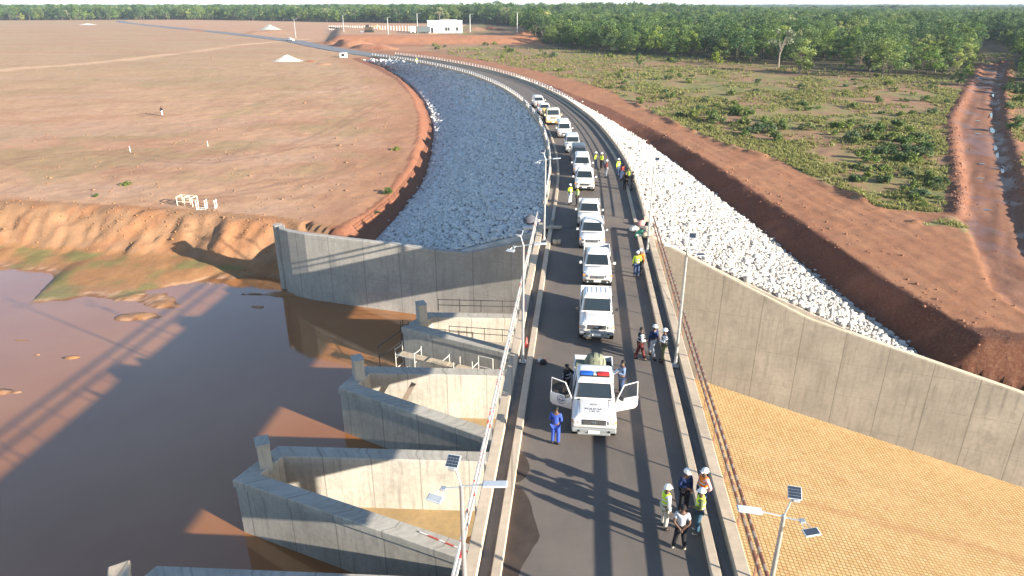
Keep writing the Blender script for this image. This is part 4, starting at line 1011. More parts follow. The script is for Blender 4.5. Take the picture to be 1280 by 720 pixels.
def person(px,py,label,face=0.0,top='white',legs='navy',vest=None,hat='helmet',hatc='white',arms=('down','down'),stance='stand',lean=0.0,long=True,h=1.74,group=None,z=None,item=None,at=None,shoe='black',z0=0.0):
    p=P(px,py,z0) if at is None else Vector(at)
    root=empty('person',p,label,'person',face,group)
    k=h/1.74
    def V_(x,y,z,r): return (x*k,y*k,z*k,r*k)
    lo=math.sin(lean); lc=math.cos(lean)
    def T(x,y,z):   # leaning torso about the hips
        dz=z-.95; return (x,y*1-dz*lo,.95+dz*lc)
    def TV(x,y,z,r): a=T(x,y,z); return V_(a[0],a[1],a[2],r)
    pel=V_(0,0,.96,.125); sp=TV(0,.0,1.12,.118); ch=TV(0,.0,1.34,.135); ck=TV(0,.005,1.44,.085); nk=TV(0,0,1.52,.05); jw=TV(0,-.015,1.58,.068); hd=TV(0,-.005,1.66,.088); ht=TV(0,.005,1.71,.07)
    body=[[pel,sp,ch,ck,nk,jw,hd,ht]]
    body.append([jw,TV(0,-.085,1.605,.018)]) # chin and nose
    body.append([hd,TV(0,-.098,1.645,.016)])
    sl={'stand':((.10,.0),(.10,.0)),'apart':((.17,.0),(.17,.0)),'step':((.10,-.22),(.09,.20)),'walk':((.09,-.30),(.09,.28))}[stance]
    trous=[];shoes=[]
    for i,sx in enumerate((-1,1)):
        fxx,fyy=sl[i]
        hip=V_(sx*.085,0,.90,.095); kn=V_(sx*(.09+fxx*.15),fyy*.45-.025,.50,.062); an=V_(sx*(.02+fxx*.95),fyy,.10,.042); toe=V_(sx*(.03+fxx*1.0),fyy-.15,.045,.034)
        body.append([pel,hip,kn,an,toe])
        up=lambda q,d: (q[0],q[1],q[2],q[3]+d*k)
        trous.append([up(pel,.018),up(hip,.018),up(kn,.020),(an[0],an[1],an[2]+.03,an[3]+.03)])
        shoes.append([(an[0],an[1]+.03,.06*k,.048*k),(an[0],an[1]-.06,.05*k,.050*k),(toe[0],toe[1]-.02,.045*k,.042*k)])
    A={'down':((.235,.0,1.14),(.25,-.05,.89)),'front':((.235,.02,1.16),(.10,-.22,1.10)),'hold':((.24,.0,1.16),(.13,-.27,1.24)),'back':((.25,.08,1.16),(.07,.17,1.00)),'hip':((.34,.06,1.18),(.19,.0,1.02)),'cross':((.25,-.02,1.16),(-.02,-.20,1.20)),'out':((.33,-.08,1.22),(.46,-.22,1.12)),'face':((.24,-.10,1.22),(.09,-.20,1.50)),'reach':((.27,-.16,1.24),(.26,-.40,1.12))}
    sleeve=[]
    for i,sx in enumerate((-1,1)):
        e,w=A[arms[i]]
        sh=TV(sx*.165,0,1.42,.060); el=TV(sx*e[0],e[1],e[2],.043); wr=TV(sx*w[0],w[1],w[2],.029)
        d=Vector(wr[:3])-Vector(el[:3]); d.normalize(); palm=Vector(wr[:3])+d*.055*k
        sidev=d.cross(Vector((0,0,1))); 
        if sidev.length<.2: sidev=Vector((0,1,0))
        sidev.normalize(); pv=(palm.x,palm.y,palm.z,.030*k)
        body.append([ck,sh,el,wr,pv])
        for f in range(4):
            o=sidev*(f-1.5)*.019*k; L=(.062,.075,.071,.056)[f]*k; a=palm+o+d*.030*k; b=a+d*L*.5-Vector((0,0,.006)); c=b+d*L*.45-Vector((0,-.0,.018))
            body.append([pv,(a.x,a.y,a.z,.009*k),(b.x,b.y,b.z,.0085*k),(c.x,c.y,c.z,.0075*k)])
        a=palm-sidev*.035*k*sx; b=a+d*.035*k-sidev*.012*k*sx; body.append([pv,(a.x,a.y,a.z,.011*k),(b.x,b.y,b.z,.009*k)])
        up=lambda q,dd: (q[0],q[1],q[2],q[3]+dd*k)
        if long: sleeve.append([up(ck,.018),up(sh,.018),up(el,.018),(wr[0]*.93+el[0]*.07,wr[1]*.93+el[1]*.07,wr[2]*.93+el[2]*.07,wr[3]+.018*k)])
        else:
            m_=tuple(sh[j]*.35+el[j]*.65 for j in range(3)); sleeve.append([up(ck,.018),up(sh,.022),(*m_,.066*k)])
        if i==1: hand=palm
        else: hand0=palm
    bo=skin_mesh(body,'body',SKIN(),root,1)
    up=lambda q,dd: (q[0],q[1],q[2],q[3]+dd*k)
    skin_mesh([[up(pel,.026),up(sp,.022),up(ch,.022),up(ck,.018)]]+sleeve,'shirt',CLO(top),root,1)
    skin_mesh(trous,'trousers',CLO(legs),root,1)
    for s_ in shoes: skin_mesh([s_],'shoe',CLO(shoe),root,1)
    if vest:
        v=skin_mesh([[up(pel,.040),up(sp,.040),up(ch,.042),up(ck,.036)],[up(ck,.036),(-.13*k,ck[1],ck[2]-.01,.075*k)],[up(ck,.036),(.13*k,ck[1],ck[2]-.01,.075*k)]],'vest',CLO(vest),root,1)
        m=MB()
        for zz in (1.10,1.26):
            a=T(0,0,zz); m.lathe([(.163*k,-.022),(.170*k,0),(.163*k,.022)],(a[0],a[1]*k,a[2]*k),16,1.02,.98)
        m.build('reflective_band',flat('silver band',(.55,.56,.58),.3,.2),v)
    hp=Vector(hd[:3]); 
    if hat=='helmet':
        m=MB(); m.lathe([(.112,0),(.125,.005),(.119,.02),(.112,.06),(.088,.105),(.045,.128),(.005,.133)],(hp.x,hp.y,hp.z+.012),16,.94,1.06); m.bbox((hp.x,hp.y-.135,hp.z+.017),(.15,.06,.012),.005,rx=R(-8)); m.build('hard_hat',flat('hat '+hatc,{'white':(.82,.82,.80),'yellow':(.8,.6,.05)}[hatc],.3),root,True)
    elif hat=='cap':
        m=MB(); m.lathe([(.100,0),(.104,.03),(.085,.075),(.04,.10),(.005,.104)],(hp.x,hp.y,hp.z+.012),14,.95,1.05); m.bbox((hp.x,hp.y-.12,hp.z+.02),(.13,.09,.012),.005); m.build('cap',CLO(hatc if hatc!='white' else 'black'),root,True)
    elif hat=='cover':
        skin_mesh([[(jw[0],jw[1]+.01,jw[2],.085*k),(hd[0],hd[1],hd[2],.104*k),(ht[0],ht[1],ht[2]+.005,.082*k)]],'head_cover',CLO('black'),root,1)
    if hat in('none','helmet'):
        m=MB(); m.lathe([(.094,-.01),(.099,.03),(.085,.075),(.04,.098),(.005,.102)],(hp.x,hp.y+.012,hp.z-.0),14,.93,1.0); m.build('hair',flat('black hair',(.012,.011,.010),.8),root,True)
    m=MB()
    for sx in(-1,1): m.lathe([(.004,-.012),(.012,-.006),(.012,.004),(.004,.008)],(hp.x+sx*.032,hp.y-.082*k,hp.z-.002),8,1,.8,'y')
    m.build('eyes',flat('eye dark',(.03,.02,.02),.3),root)
    if item=='paper':
        it=empty('paper_sheet',root.matrix_basis@hand if False else (p+Matrix.Rotation(face,3,'Z')@(hand+Vector((0,-.05,.03)))),'white paper sheet held by the man behind the open right door','paper',face)
        m=MB(); m.box((0,0,0),(.22,.30,.004),rx=R(35)); m.build('sheet',flat('paper',(.82,.82,.82),.6),it)
    return root
def make_people():
    tow=lambda dx,dy: math.atan2(dx,-dy)   # face towards world direction (dx,dy)
    g1='group of five talking by the right kerb'; 
    person(694,556,'person in a blue boiler suit standing alone by the left of the police pickup',tow(.3,1),'blue','blue',None,'none',arms=('front','front'),long=True)
    person(707,498,'person in black with head cover standing behind the open left door',tow(1,-.5),'black','black','black','cover',arms=('down','reach'))
    person(776,494,'person in blue grey shirt holding a paper behind the open right door',tow(-1,-.2),'bluegrey','jeans',None,'none',arms=('hold','hold'),long=True,item='paper')
    person(799,450,'person in white shirt and black vest, left of the three by the right lamp',tow(1,.1),'white','maroon','black','none',arms=('front','front'),stance='step')
    person(814,446,'person in white hard hat, navy shirt and pale trousers striding by the right lamp',tow(.6,-1),'navy','lightgrey',None,'helmet',arms=('down','front'),stance='walk',lean=.12)
    person(828,452,'person with white hard hat and white shirt with dark vest next to the lamp post',tow(-1,.2),'white','olive','black','helmet',arms=('down','hold'))
    person(795,347,'person with white hard hat and yellow vest walking along the right kerb',tow(.1,1),'hivis','jeans','hivis','helmet',arms=('front','down'))
    person(799,343,'person in orange shirt half hidden behind the yellow vest at the right kerb',tow(-.5,-1),'orange','black',None,'helmet',arms=('down','down'),h=1.7)
    person(829,661,'person in a yellow vest and khaki trousers, leftmost of the kerb group',tow(1,.2),'white','stone','hivis','helmet',arms=('down','front'))
    person(853,640,'person in dark blue jacket with white hard hat, farthest of the kerb group',tow(.3,-1),'navy','black',None,'helmet',arms=('hold','front'))
    person(848,687,'bareheaded person in grey shirt, hands behind the back',tow(.2,1),'lightgrey','black',None,'none',arms=('back','back'),long=False,stance='apart',shoe='stone')
    person(875,640,'person in pink shirt with white hard hat at the right edge of the kerb group',tow(-1,-.3),'pink','jeans','orange','helmet',arms=('down','hip'),z0=.21)
    person(871,666,'person in yellow vest and dark trousers, right front of the kerb group',tow(-1,.25),'olive','teal','hivis','helmet',arms=('hip','front'),shoe='stone')
    person(712,255,'person in yellow vest and white trousers by the left kerb',tow(.6,-.7),'hivis','white','hivis','helmet',arms=('front','front'))
    person(721,258,'person in yellow vest half hidden in front of a white car, left of the queue',tow(-1,0),'olive','black','hivis','helmet',arms=('down','down'))
    person(744,211,'person in pale yellow shirt, leftmost of three on the dam road',tow(1,-.3),'hivis','jeans','hivis','helmet',arms=('hip','down'))
    person(751.5,212,'person in yellow and black, middle of three on the dam road',tow(-1,-.5),'hivis','black',None,'helmet',arms=('front','front'))
    person(757.5,222,'person in pink and dark top with white trousers, nearest of three on the dam road',tow(-1,.3),'maroon','lightgrey',None,'helmet',arms=('front','down'))
    person(772,220,'person in yellow vest and hard hat beside the right guard railing',tow(.8,-1),'hivis','jeans','hivis','helmet',arms=('down','hold'),stance='step')
    person(775.5,225,'person in red top bending by the right guard railing',tow(1,-.8),'red','jeans',None,'none',arms=('reach','front'),lean=.5,h=1.68)
    person(784,233,'bareheaded person in pale yellow shirt next to the guard railing',tow(-1,-.5),'hivis','black',None,'none',arms=('front','front'),z0=.06)
    person(781,237,'person in black, foremost of those by the guard railing',tow(-.5,1),'black','black',None,'cap',arms=('hip','hip'))
    person(790,238,'person in black leaning on the guard railing',tow(-1,.2),'black','black',None,'cap',arms=('out','down'),z0=.06)
    person(521,80,'person in pale yellow vest standing alone on the far curve of the dam road',tow(0,-1),'hivis','white','hivis','helmet',arms=('down','down'))
    p=PG(203,145); person(0,0,'person in dark shirt and white trousers walking alone on the bare plain',tow(.8,-.4),'black','white',None,'none',arms=('down','down'),stance='walk',at=p,h=1.75)
    person(672,141,'person in dark red beside the cream lorry',tow(1,-.5),'maroon','black',None,'none',arms=('down','down'))
# ---------------------------------------------------------------- vegetation
def PGB(pix):
    out=[]
    q=[P(a,b,float(base_z(P(a,b,-2)[1]))) for a,b in pix]
    for _ in range(3):
        z=ground_z(np.array([p.x for p in q]),np.array([p.y for p in q])); q=[P(a,b,float(zz)) for (a,b),zz in zip(pix,z)]
    z=ground_z(np.array([p.x for p in q]),np.array([p.y for p in q]))
    return [Vector((p.x,p.y,float(zz))) for p,zz in zip(q,z)]
def leaf_mat(name,lo,hi,dry=None):
    lo=tuple(q*2.0 for q in lo); hi=tuple(q*1.9 for q in hi)
    t=NT(name); tone=t.attr('Tone','Fac'); oi=t.node('ShaderNodeObjectInfo')
    c=t.mix(tone,lo,hi); r_=oi.outputs['Random']; c=t.mix(t.ramp(r_,[(.0,.75),(.45,0.)]),c,dry or (lo[0]*.75,lo[1]*.8,lo[2]*1.2)); c=t.mix(t.ramp(r_,[(.6,0.),(1.,.65)]),c,dry or (hi[0]*1.25,hi[1]*1.1,hi[2]*.8))
    t.done(c,.6,None,.25)
    t.b.inputs['Subsurface Weight'].default_value=0
    # thin leaves let some light through
    tr=t.node('ShaderNodeBsdfTranslucent'); t.link(c,tr.inputs['Color']); mx=t.node('ShaderNodeMixShader'); mx.inputs[0].default_value=.35
    t.link(t.b.outputs[0],mx.inputs[1]); t.link(tr.outputs[0],mx.inputs[2]); t.link(mx.outputs[0],t.o.inputs['Surface']); return t.m
def leaf_cloud(centres,radii,counts,size,rng,flatten=.75):
    V=[];T=[]
    for (c,r,n) in zip(centres,radii,counts):
        d=rng.normal(size=(n,3)); d/=np.linalg.norm(d,axis=1)[:,None]; q=d*(rng.random(n)**.33)[:,None]*r; q[:,2]*=flatten
        V.append(np.asarray(c)+q); T.append(np.clip(rng.normal(.5,.16,n)+rng.normal(0,.30),0,1))
    C=np.concatenate(V); T=np.concatenate(T); N=len(C)
    a=rng.normal(size=(N,3)); a[:,2]*=.6; a/=np.linalg.norm(a,axis=1)[:,None]; b=np.cross(a,rng.normal(size=(N,3))); b/=np.linalg.norm(b,axis=1)[:,None]
    s=size*rng.uniform(.6,1.4,N)[:,None]
    Q=np.stack([C-a*s,C+b*s*.62,C+a*s,C-b*s*.62],1); Q[:,1]+=(rng.normal(size=(N,3))*s*.15); 
    return Q.reshape(-1,3),np.arange(N*4).reshape(-1,4),np.repeat(T,4)
def crown_mesh(name,centres,radii,counts,size,rng,mat,flatten=.75):
    v,f,t=leaf_cloud(centres,radii,counts,size,rng,flatten); me=np_mesh(name,v,f,4)
    at=me.attributes.new('Tone','FLOAT','POINT'); at.data.foreach_set('value',t.astype(np.float32)); me.materials.append(mat); return me
def tree_kind(kk,rng):
    "returns (trunk mesh, crown mesh), about 11 m tall"
    # h, crown radius, crown bottom, clumps, leaf count, size, colours
    spec=[(11.5,4.6,4.2,30,1900,.26,(.030,.058,.014),(.085,.125,.034)),(10.0,4.0,3.2,24,1500,.25,(.050,.085,.018),(.14,.19,.045)),(12.5,5.2,5.0,26,1700,.28,(.024,.050,.018),(.065,.105,.040)),
          (9.0,3.6,2.4,22,1300,.24,(.075,.100,.022),(.19,.22,.065)),(10.5,3.8,5.2,12,420,.25,(.11,.12,.055),(.22,.22,.11)),(7.0,2.8,1.6,18,1000,.22,(.045,.075,.020),(.12,.16,.05)),(11.0,5.6,4.6,26,1700,.27,(.038,.065,.020),(.10,.135,.05)),(4.6,1.9,.6,16,900,.16,(.09,.125,.012),(.17,.22,.03))][kk]
    H,Rc,zb,nc,nl,sz,lo,hi=spec; zb=zb*.5 if kk!=4 else zb
    C=[];Rr=[];W=[]
    for i in range(nc):
        a=rng.uniform(0,6.283); u=rng.random()**.5; zz=rng.random()
        rr=Rc*u*(1-.55*max(0,zz-.35)); C.append((rr*math.cos(a),rr*math.sin(a),zb+(H-zb-.6)*zz*(1-.25*u*u)+.4)); r=Rc*rng.uniform(.20,.40)*(.9 if kk!=4 else .8); Rr.append(r); W.append(r**2)
    W=np.array(W)/sum(W); cnt=[max(8,int(nl*w)) for w in W]
    cm=crown_mesh('crown',C,Rr,cnt,sz,rng,leaf_mat('leaves %d'%kk,lo,hi),.72)
    m=MB(); lean=rng.uniform(-.4,.4,2); top=Vector((lean[0],lean[1],zb+.6)); m.tube([(0,0,-.4),(lean[0]*.3,lean[1]*.5,zb*.45),top],[.26 if kk!=7 else .08,.19 if kk!=7 else .06,.14 if kk!=7 else .05],7)
    for i in rng.choice(nc,min(nc,8),replace=False):
        c=Vector(C[i]); mid=top.lerp(c,.5)+Vector((0,0,-.25)); st=Vector((lean[0]*.6,lean[1]*.6,zb*rng.uniform(.55,.95))); m.tube([st,mid,c],[.11,.075,.03] if kk!=7 else [.04,.03,.015],5)
    bark=flat('bark pale',(.26,.22,.17),.9,var=.3) if kk in(4,3) else flat('bark',(.13,.10,.075),.9,var=.3)
    tm=m.build('trunk',bark); me=tm.data; bpy.data.objects.remove(tm); return me,cm
TREE_LABEL=['dense mid green tree in the forest front','bright green bushy tree in the forest front','tall dark green tree in the forest front','yellow green low crowned tree in the forest front','sparse pale tree with bare light trunk in the forest front','small rounded green tree in the forest front','broad flat topped green tree in the forest front','bright lime green young tree standing before the forest']
def put_tree(kinds,k,x,y,z,s,rz,label=None,group=None):
    e=empty('tree',(x,y,z),label or TREE_LABEL[k],'tree',rz,group); e.scale=(s,s,s*RNG.uniform(.9,1.12))
    for nm,me in (('trunk',kinds[k][0]),('crown',kinds[k][1])):
        o=bpy.data.objects.new(nm,me); COL.objects.link(o); o.parent=e
    return e
def make_trees():
    rng=np.random.default_rng(21); kinds=[tree_kind(k,np.random.default_rng(100+k)) for k in range(8)]
    # named trees before the forest
    sp=[((895,82),7,.95,'bright lime green young tree standing alone before the forest'),((973,84),4,1.05,'sparse pale tree with straight white trunk before the forest'),((999,92),3,.95,'slender light green tree with forked pale trunk before the forest'),
        ((1197,106),5,.62,'small dark green tree left of the muddy track'),((1207,96),7,.8,'small bright green tree where the muddy track enters the forest'),((799,84),5,.55,'small round dark tree at the left end of the grass field'),((1102,98),6,.95,'broad tree at the forest front, half way along the grass field')]
    pp=PGB([a for a,_,_,_ in sp])
    for p,(a,k,s,l) in zip(pp,sp): put_tree(kinds,k,p.x,p.y,p.z,s,rng.uniform(0,6),l)
    # forest on a jittered lattice
    pts=[]
    y=150.0
    while y<1150:
        st=6.3 if y<420 else (7.4 if y<700 else 9.5)
        x=-.82*y-10
        while x<.82*y+10:
            pts.append((x+rng.uniform(-.45,.45)*st,y+rng.uniform(-.45,.45)*st)); x+=st
        y+=st
    pts=np.array(pts); fr=forest_front(pts[:,0],pts[:,1])
    tin=inside(pts[:,0],pts[:,1],[(p[0],p[1]) for p in TRACK_POLY]); e1=seg_dist(pts[:,0],pts[:,1],[(p[0],p[1]) for p in TL_]); e2=seg_dist(pts[:,0],pts[:,1],[(p[0],p[1]) for p in TR_])
    rd=seg_dist(pts[:,0],pts[:,1],[tuple(c) for c in CTR[::5]])
    trk=(np.minimum(e1,e2)<4.0)|tin
    # the track goes on into the forest
    trk|=(seg_dist(pts[:,0],pts[:,1],[(178,263),(196,300),(220,345)])<6)
    keep=(pts[:,1]>fr+rng.uniform(-1,4,len(pts)))&~trk&(rd>12)&(pts[:,1]>150)
    gap=fbm(pts[:,0],pts[:,1],26,2,51); keep&=~((gap>.30)&(pts[:,1]<fr+60))
    pts=pts[keep]; fr=fr[keep]; z=ground_z(pts[:,0],pts[:,1]); z=np.where(pts[:,1]>900,z-(pts[:,1]-900)*.0005,z)
    front=(pts[:,1]-fr)<14
    score=1/pts[:,1]*np.where(front,1.5,1.0); order=np.argsort(-score)
    N=285; ind=order[:N]; rest=order[N:]
    kk=rng.choice([0,1,2,3,4,5,6],len(pts),p=[.24,.17,.20,.12,.04,.10,.13])
    sc=rng.uniform(.58,1.12,len(pts))*np.where(pts[:,1]<330,.86,1.0)*np.where((pts[:,0]<0)&(pts[:,1]>500),1.28,1.0)
    for i in ind: put_tree(kinds,int(kk[i]),float(pts[i,0]),float(pts[i,1]),float(z[i])-.1,float(sc[i]),float(rng.uniform(0,6.28)),group='trees along the forest front')
    # all the others as one wood
    me=bpy.data.meshes.new('far_forest'); me.from_pydata([(float(pts[i,0]),float(pts[i,1]),float(z[i])-.1) for i in rest],[],[])
    for nm,arr,ty in (('kk',kk[rest],'INT'),('sc',sc[rest],'FLOAT'),('rt',rng.uniform(0,6.28,len(rest)),'FLOAT')):
        a=me.attributes.new(nm,ty,'POINT'); a.data.foreach_set('value',arr.astype(np.int32 if ty=='INT' else np.float32))
    o=bpy.data.objects.new('far_forest',me); COL.objects.link(o); tag(o,kind='stuff')
    src={}
    for k in range(7):
        for ob in COL.objects:
            if ob.type=='MESH' and ob.data==kinds[k][1]: src[k]=[ob]; break
        for ob in COL.objects:
            if ob.type=='MESH' and ob.data==kinds[k][0]: src[k].append(ob); break
    ng=bpy.data.node_groups.new('forest','GeometryNodeTree'); ng.interface.new_socket('Geometry',in_out='INPUT',socket_type='NodeSocketGeometry'); ng.interface.new_socket('Geometry',in_out='OUTPUT',socket_type='NodeSocketGeometry')
    N_=ng.nodes; L=ng.links; gi=N_.new('NodeGroupInput'); go=N_.new('NodeGroupOutput'); jn=N_.new('GeometryNodeJoinGeometry')
    def named(n,t): a=N_.new('GeometryNodeInputNamedAttribute'); a.data_type=t; a.inputs['Name'].default_value=n; return [s for s in a.outputs if s.enabled and s.name=='Attribute'][0]
    ka=named('kk','INT'); sa=named('sc','FLOAT'); ra=named('rt','FLOAT'); cx=N_.new('ShaderNodeCombineXYZ'); L.new(ra,cx.inputs[2])
    for k,obs in src.items():
        cmp_=N_.new('FunctionNodeCompare'); cmp_.data_type='INT'; cmp_.operation='EQUAL'; ins=[s for s in cmp_.inputs if s.enabled]; L.new(ka,ins[0]); ins[1].default_value=k
        for ob in obs:
            oi=N_.new('GeometryNodeObjectInfo'); oi.transform_space='ORIGINAL'; oi.inputs['Object'].default_value=ob; oi.inputs['As Instance'].default_value=True
            ip=N_.new('GeometryNodeInstanceOnPoints'); L.new(gi.outputs[0],ip.inputs['Points']); L.new(cmp_.outputs[0],ip.inputs['Selection']); L.new(oi.outputs['Geometry'],ip.inputs['Instance']); L.new(cx.outputs[0],ip.inputs['Rotation']); L.new(sa,ip.inputs['Scale']); L.new(ip.outputs[0],jn.inputs[0])
    L.new(jn.outputs[0],go.inputs[0]); md=o.modifiers.new('forest','NODES'); md.node_group=ng
    print('trees',len(ind),len(rest))
    # canopy far beyond, to the horizon
    ys=[1120.0]
    while ys[-1]<8400: ys.append(ys[-1]*1.006)
    us=np.linspace(-.86,.86,520); Y,U=np.meshgrid(np.array(ys),us,indexing='ij'); X=U*Y; x=X.ravel(); y=Y.ravel()
    zz=9.3+fbm(x,y,14,2,61)*7+fbm(x,y,160,2,62)*6-(y-900)*.0005+7*np.exp(-((x-95)/120)**2-((y-760)/150)**2)
    zz-=sm(0,1,(y-8000)/400)*10
    nx=len(us); ny=len(ys); i=(np.arange(ny-1)[:,None]*nx+np.arange(nx-1)[None,:]).ravel()
    me=np_mesh('forest_canopy',np.stack([x,y,zz],1),np.stack([i,i+1,i+nx+1,i+nx],1),4)
    t=NT('far canopy'); n=t.noise(t.pos((1,1,1)),.05,5,.7); b=t.noise(t.pos(),.25,3,.7)
    c=t.mix(t.ramp(n,[(.35,0.),(.65,1.)]),(.045,.07,.03),(.12,.15,.055)); t.done(c,.9,t.bump(b,1.0,2.0),.1); me.materials.append(t.m)
    o=bpy.data.objects.new('forest_canopy',me); COL.objects.link(o); tag(o,kind='stuff')
def make_bushes():
    rng=np.random.default_rng(5); kinds=[]
    mats=[leaf_mat('bush leaves a',(.04,.07,.014),(.10,.135,.035)),leaf_mat('bush leaves b',(.06,.085,.018),(.14,.16,.05)),leaf_mat('bush leaves c',(.035,.06,.022),(.085,.11,.05))]
    for k in range(6):
        r=np.random.default_rng(300+k); C=[];Rr=[];ct=[]
        for i in range(7+k):
            a=r.uniform(0,6.28); u=r.random()**.6*.75; C.append((u*math.cos(a),u*math.sin(a),r.uniform(.2,.75)*(1-u*.4))); Rr.append(r.uniform(.22,.42)); ct.append(int(r.uniform(28,50)))
        me=crown_mesh('leaves',C,Rr,ct,.11,r,mats[k%3],.85)
        m=MB()
        for c in C[:5]: m.tube([(0,0,-.1),tuple(q*.5 for q in c),c],[.03,.02,.008],4)
        st=m.build('stems',flat('bark',(.13,.10,.075),.9)); sm_=st.data; bpy.data.objects.remove(st); kinds.append((me,sm_))
    pix=[];sc=[]
    def cl(cx,cy,sx,sy,n,a,b):
        for _ in range(n): pix.append((cx+rng.normal()*sx,cy+rng.normal()*sy)); sc.append(rng.uniform(a,b))
    cl(860,128,35,9,10,1.0,1.9); cl(930,145,32,8,14,1.1,2.1); cl(975,165,35,8,12,1.0,2.0); cl(1065,170,30,9,14,1.1,2.0); cl(1135,185,28,10,22,1.1,2.1); cl(1110,215,35,10,14,.9,1.6); cl(1170,225,18,16,12,.9,1.5); cl(1150,250,20,12,6,.7,1.2)
    cl(845,75,8,3,3,1.6,2.4); cl(900,100,90,10,16,.7,1.5); cl(1040,115,80,14,26,.7,1.6); cl(760,95,50,9,12,.8,1.5); cl(1150,130,30,20,12,.7,1.4); cl(1000,135,80,14,24,.5,1.1); cl(680,70,70,7,12,1.0,2.0); cl(1270,150,12,25,8,1.0,2.2); cl(1275,110,8,10,5,1.6,2.8); cl(570,62,40,4,8,1.0,2.0); cl(900,160,30,8,8,.5,1.0)
    w=PGB(pix); X=np.array([p.x for p in w]); Y=np.array([p.y for p in w]); tp=[(p[0],p[1]) for p in TRACK_POLY]
    tin=inside(X,Y,tp); fw=np.array(sorted([(p[1],p[0]) for p in FIELDW])); fxr=np.interp(Y,fw[:,0],fw[:,1])
    fr=forest_front(X,Y); te=np.minimum(seg_dist(X,Y,TL_),seg_dist(X,Y,TR_)); LB=['leafy green bush in the grass field','yellow green bush in the grass field','dull green bush in the grass field']
    n=0
    for i,p in enumerate(w):
        if tin[i] or te[i]<1.2 or X[i]<fxr[i]+1 or Y[i]>fr[i]+2 or Y[i]>330: continue
        k=int(rng.integers(0,6)); s=sc[i]*.78; e=empty('bush',(p.x,p.y,p.z),LB[k%3],'bush',rng.uniform(0,6.28),'bushes scattered over the grass field'); e.scale=(s*rng.uniform(.9,1.4),s,s*rng.uniform(.9,1.35))
        for nm,me in (('leaves',kinds[k][0]),('stems',kinds[k][1])):
            o=bpy.data.objects.new(nm,me); COL.objects.link(o); o.parent=e
        n+=1
    print('bushes',n)
    # single green plants on the bare plain and bank
    sp=[((158,232),.75,1,'small bright green bush alone on the bare plain'),((121,246),.5,0,'low olive green bush on the bare plain near the bank'),((487,252),.9,0,'green bush on the edge of the plain above the rock slope'),((496,188),.8,1,'low green bush near the curved edge of the plain'),((470,262),.45,2,'tiny green bush on the red bank behind the wing wall')]
    for p,(a,s,k,l) in zip(PGB([a for a,_,_,_ in sp]),sp):
        e=empty('bush',(p.x,p.y,p.z),l,'bush',0); e.scale=(s*1.2,s,s*.8)
        for nm,me in (('leaves',kinds[k][0]),('stems',kinds[k][1])):
            o=bpy.data.objects.new(nm,me); COL.objects.link(o); o.parent=e
def make_grass():
    rng=np.random.default_rng(9); N=60000
    px=rng.uniform(560,1290,N); py=rng.uniform(60,292,N)**1.0
    u=(px-640)/F; v=(360-py)/F; dy=math.cos(TH)+v*math.sin(TH); dz=-math.sin(TH)+v*math.cos(TH)
    z=np.full(N,-2.0)
    for _ in range(4): t=(z-CAMZ)/dz; z=base_z(dy*t)
    x=u*t; y=dy*t; fw=np.array(sorted([(p[1],p[0]) for p in FIELDW])); fxr=np.interp(y,fw[:,0],fw[:,1]); tin=inside(x,y,[(p[0],p[1]) for p in TRACK_POLY]); fr=forest_front(x,y)
    dens=fbm(x,y,7,3,71)+.5*fbm(x,y,2.5,2,72)
    k=(x>fxr+.3)&~tin&(y<fr+3)&(y<300)&(np.minimum(seg_dist(x,y,TL_),seg_dist(x,y,TR_))>1.0)&(dens>-.12+rng.uniform(-.1,.25,N))
    x=x[k];y=y[k]; z=ground_z(x,y); n=len(x)
    B=7; a=rng.uniform(0,6.28,(n,B)); r=rng.uniform(.02,.22,(n,B)); h=rng.uniform(.10,.34,(n,B))*(1+y[:,None]/260); w=rng.uniform(.03,.07,(n,B))*(1+y[:,None]/120)
    bx=x[:,None]+r*np.cos(a); by=y[:,None]+r*np.sin(a); a2=rng.uniform(0,6.28,(n,B)); tx=bx+np.cos(a2)*h*.5; ty=by+np.sin(a2)*h*.5
    V=np.stack([np.stack([bx-np.sin(a2)*w,by+np.cos(a2)*w,z[:,None]+0*bx-.02],-1),np.stack([bx+np.sin(a2)*w,by-np.cos(a2)*w,z[:,None]+0*bx-.02],-1),np.stack([tx,ty,z[:,None]+h],-1)],2).reshape(-1,3)
    me=np_mesh('grass',V,np.arange(len(V)).reshape(-1,3),3); at=me.attributes.new('Tone','FLOAT','POINT'); at.data.foreach_set('value',np.repeat(rng.random(n*B),3).astype(np.float32))
    o=link_mesh('grass',me,None,leaf_mat('grass blades',(.095,.105,.028),(.18,.17,.06),(.16,.135,.06))); tag(o,kind='stuff'); print('tufts',n)
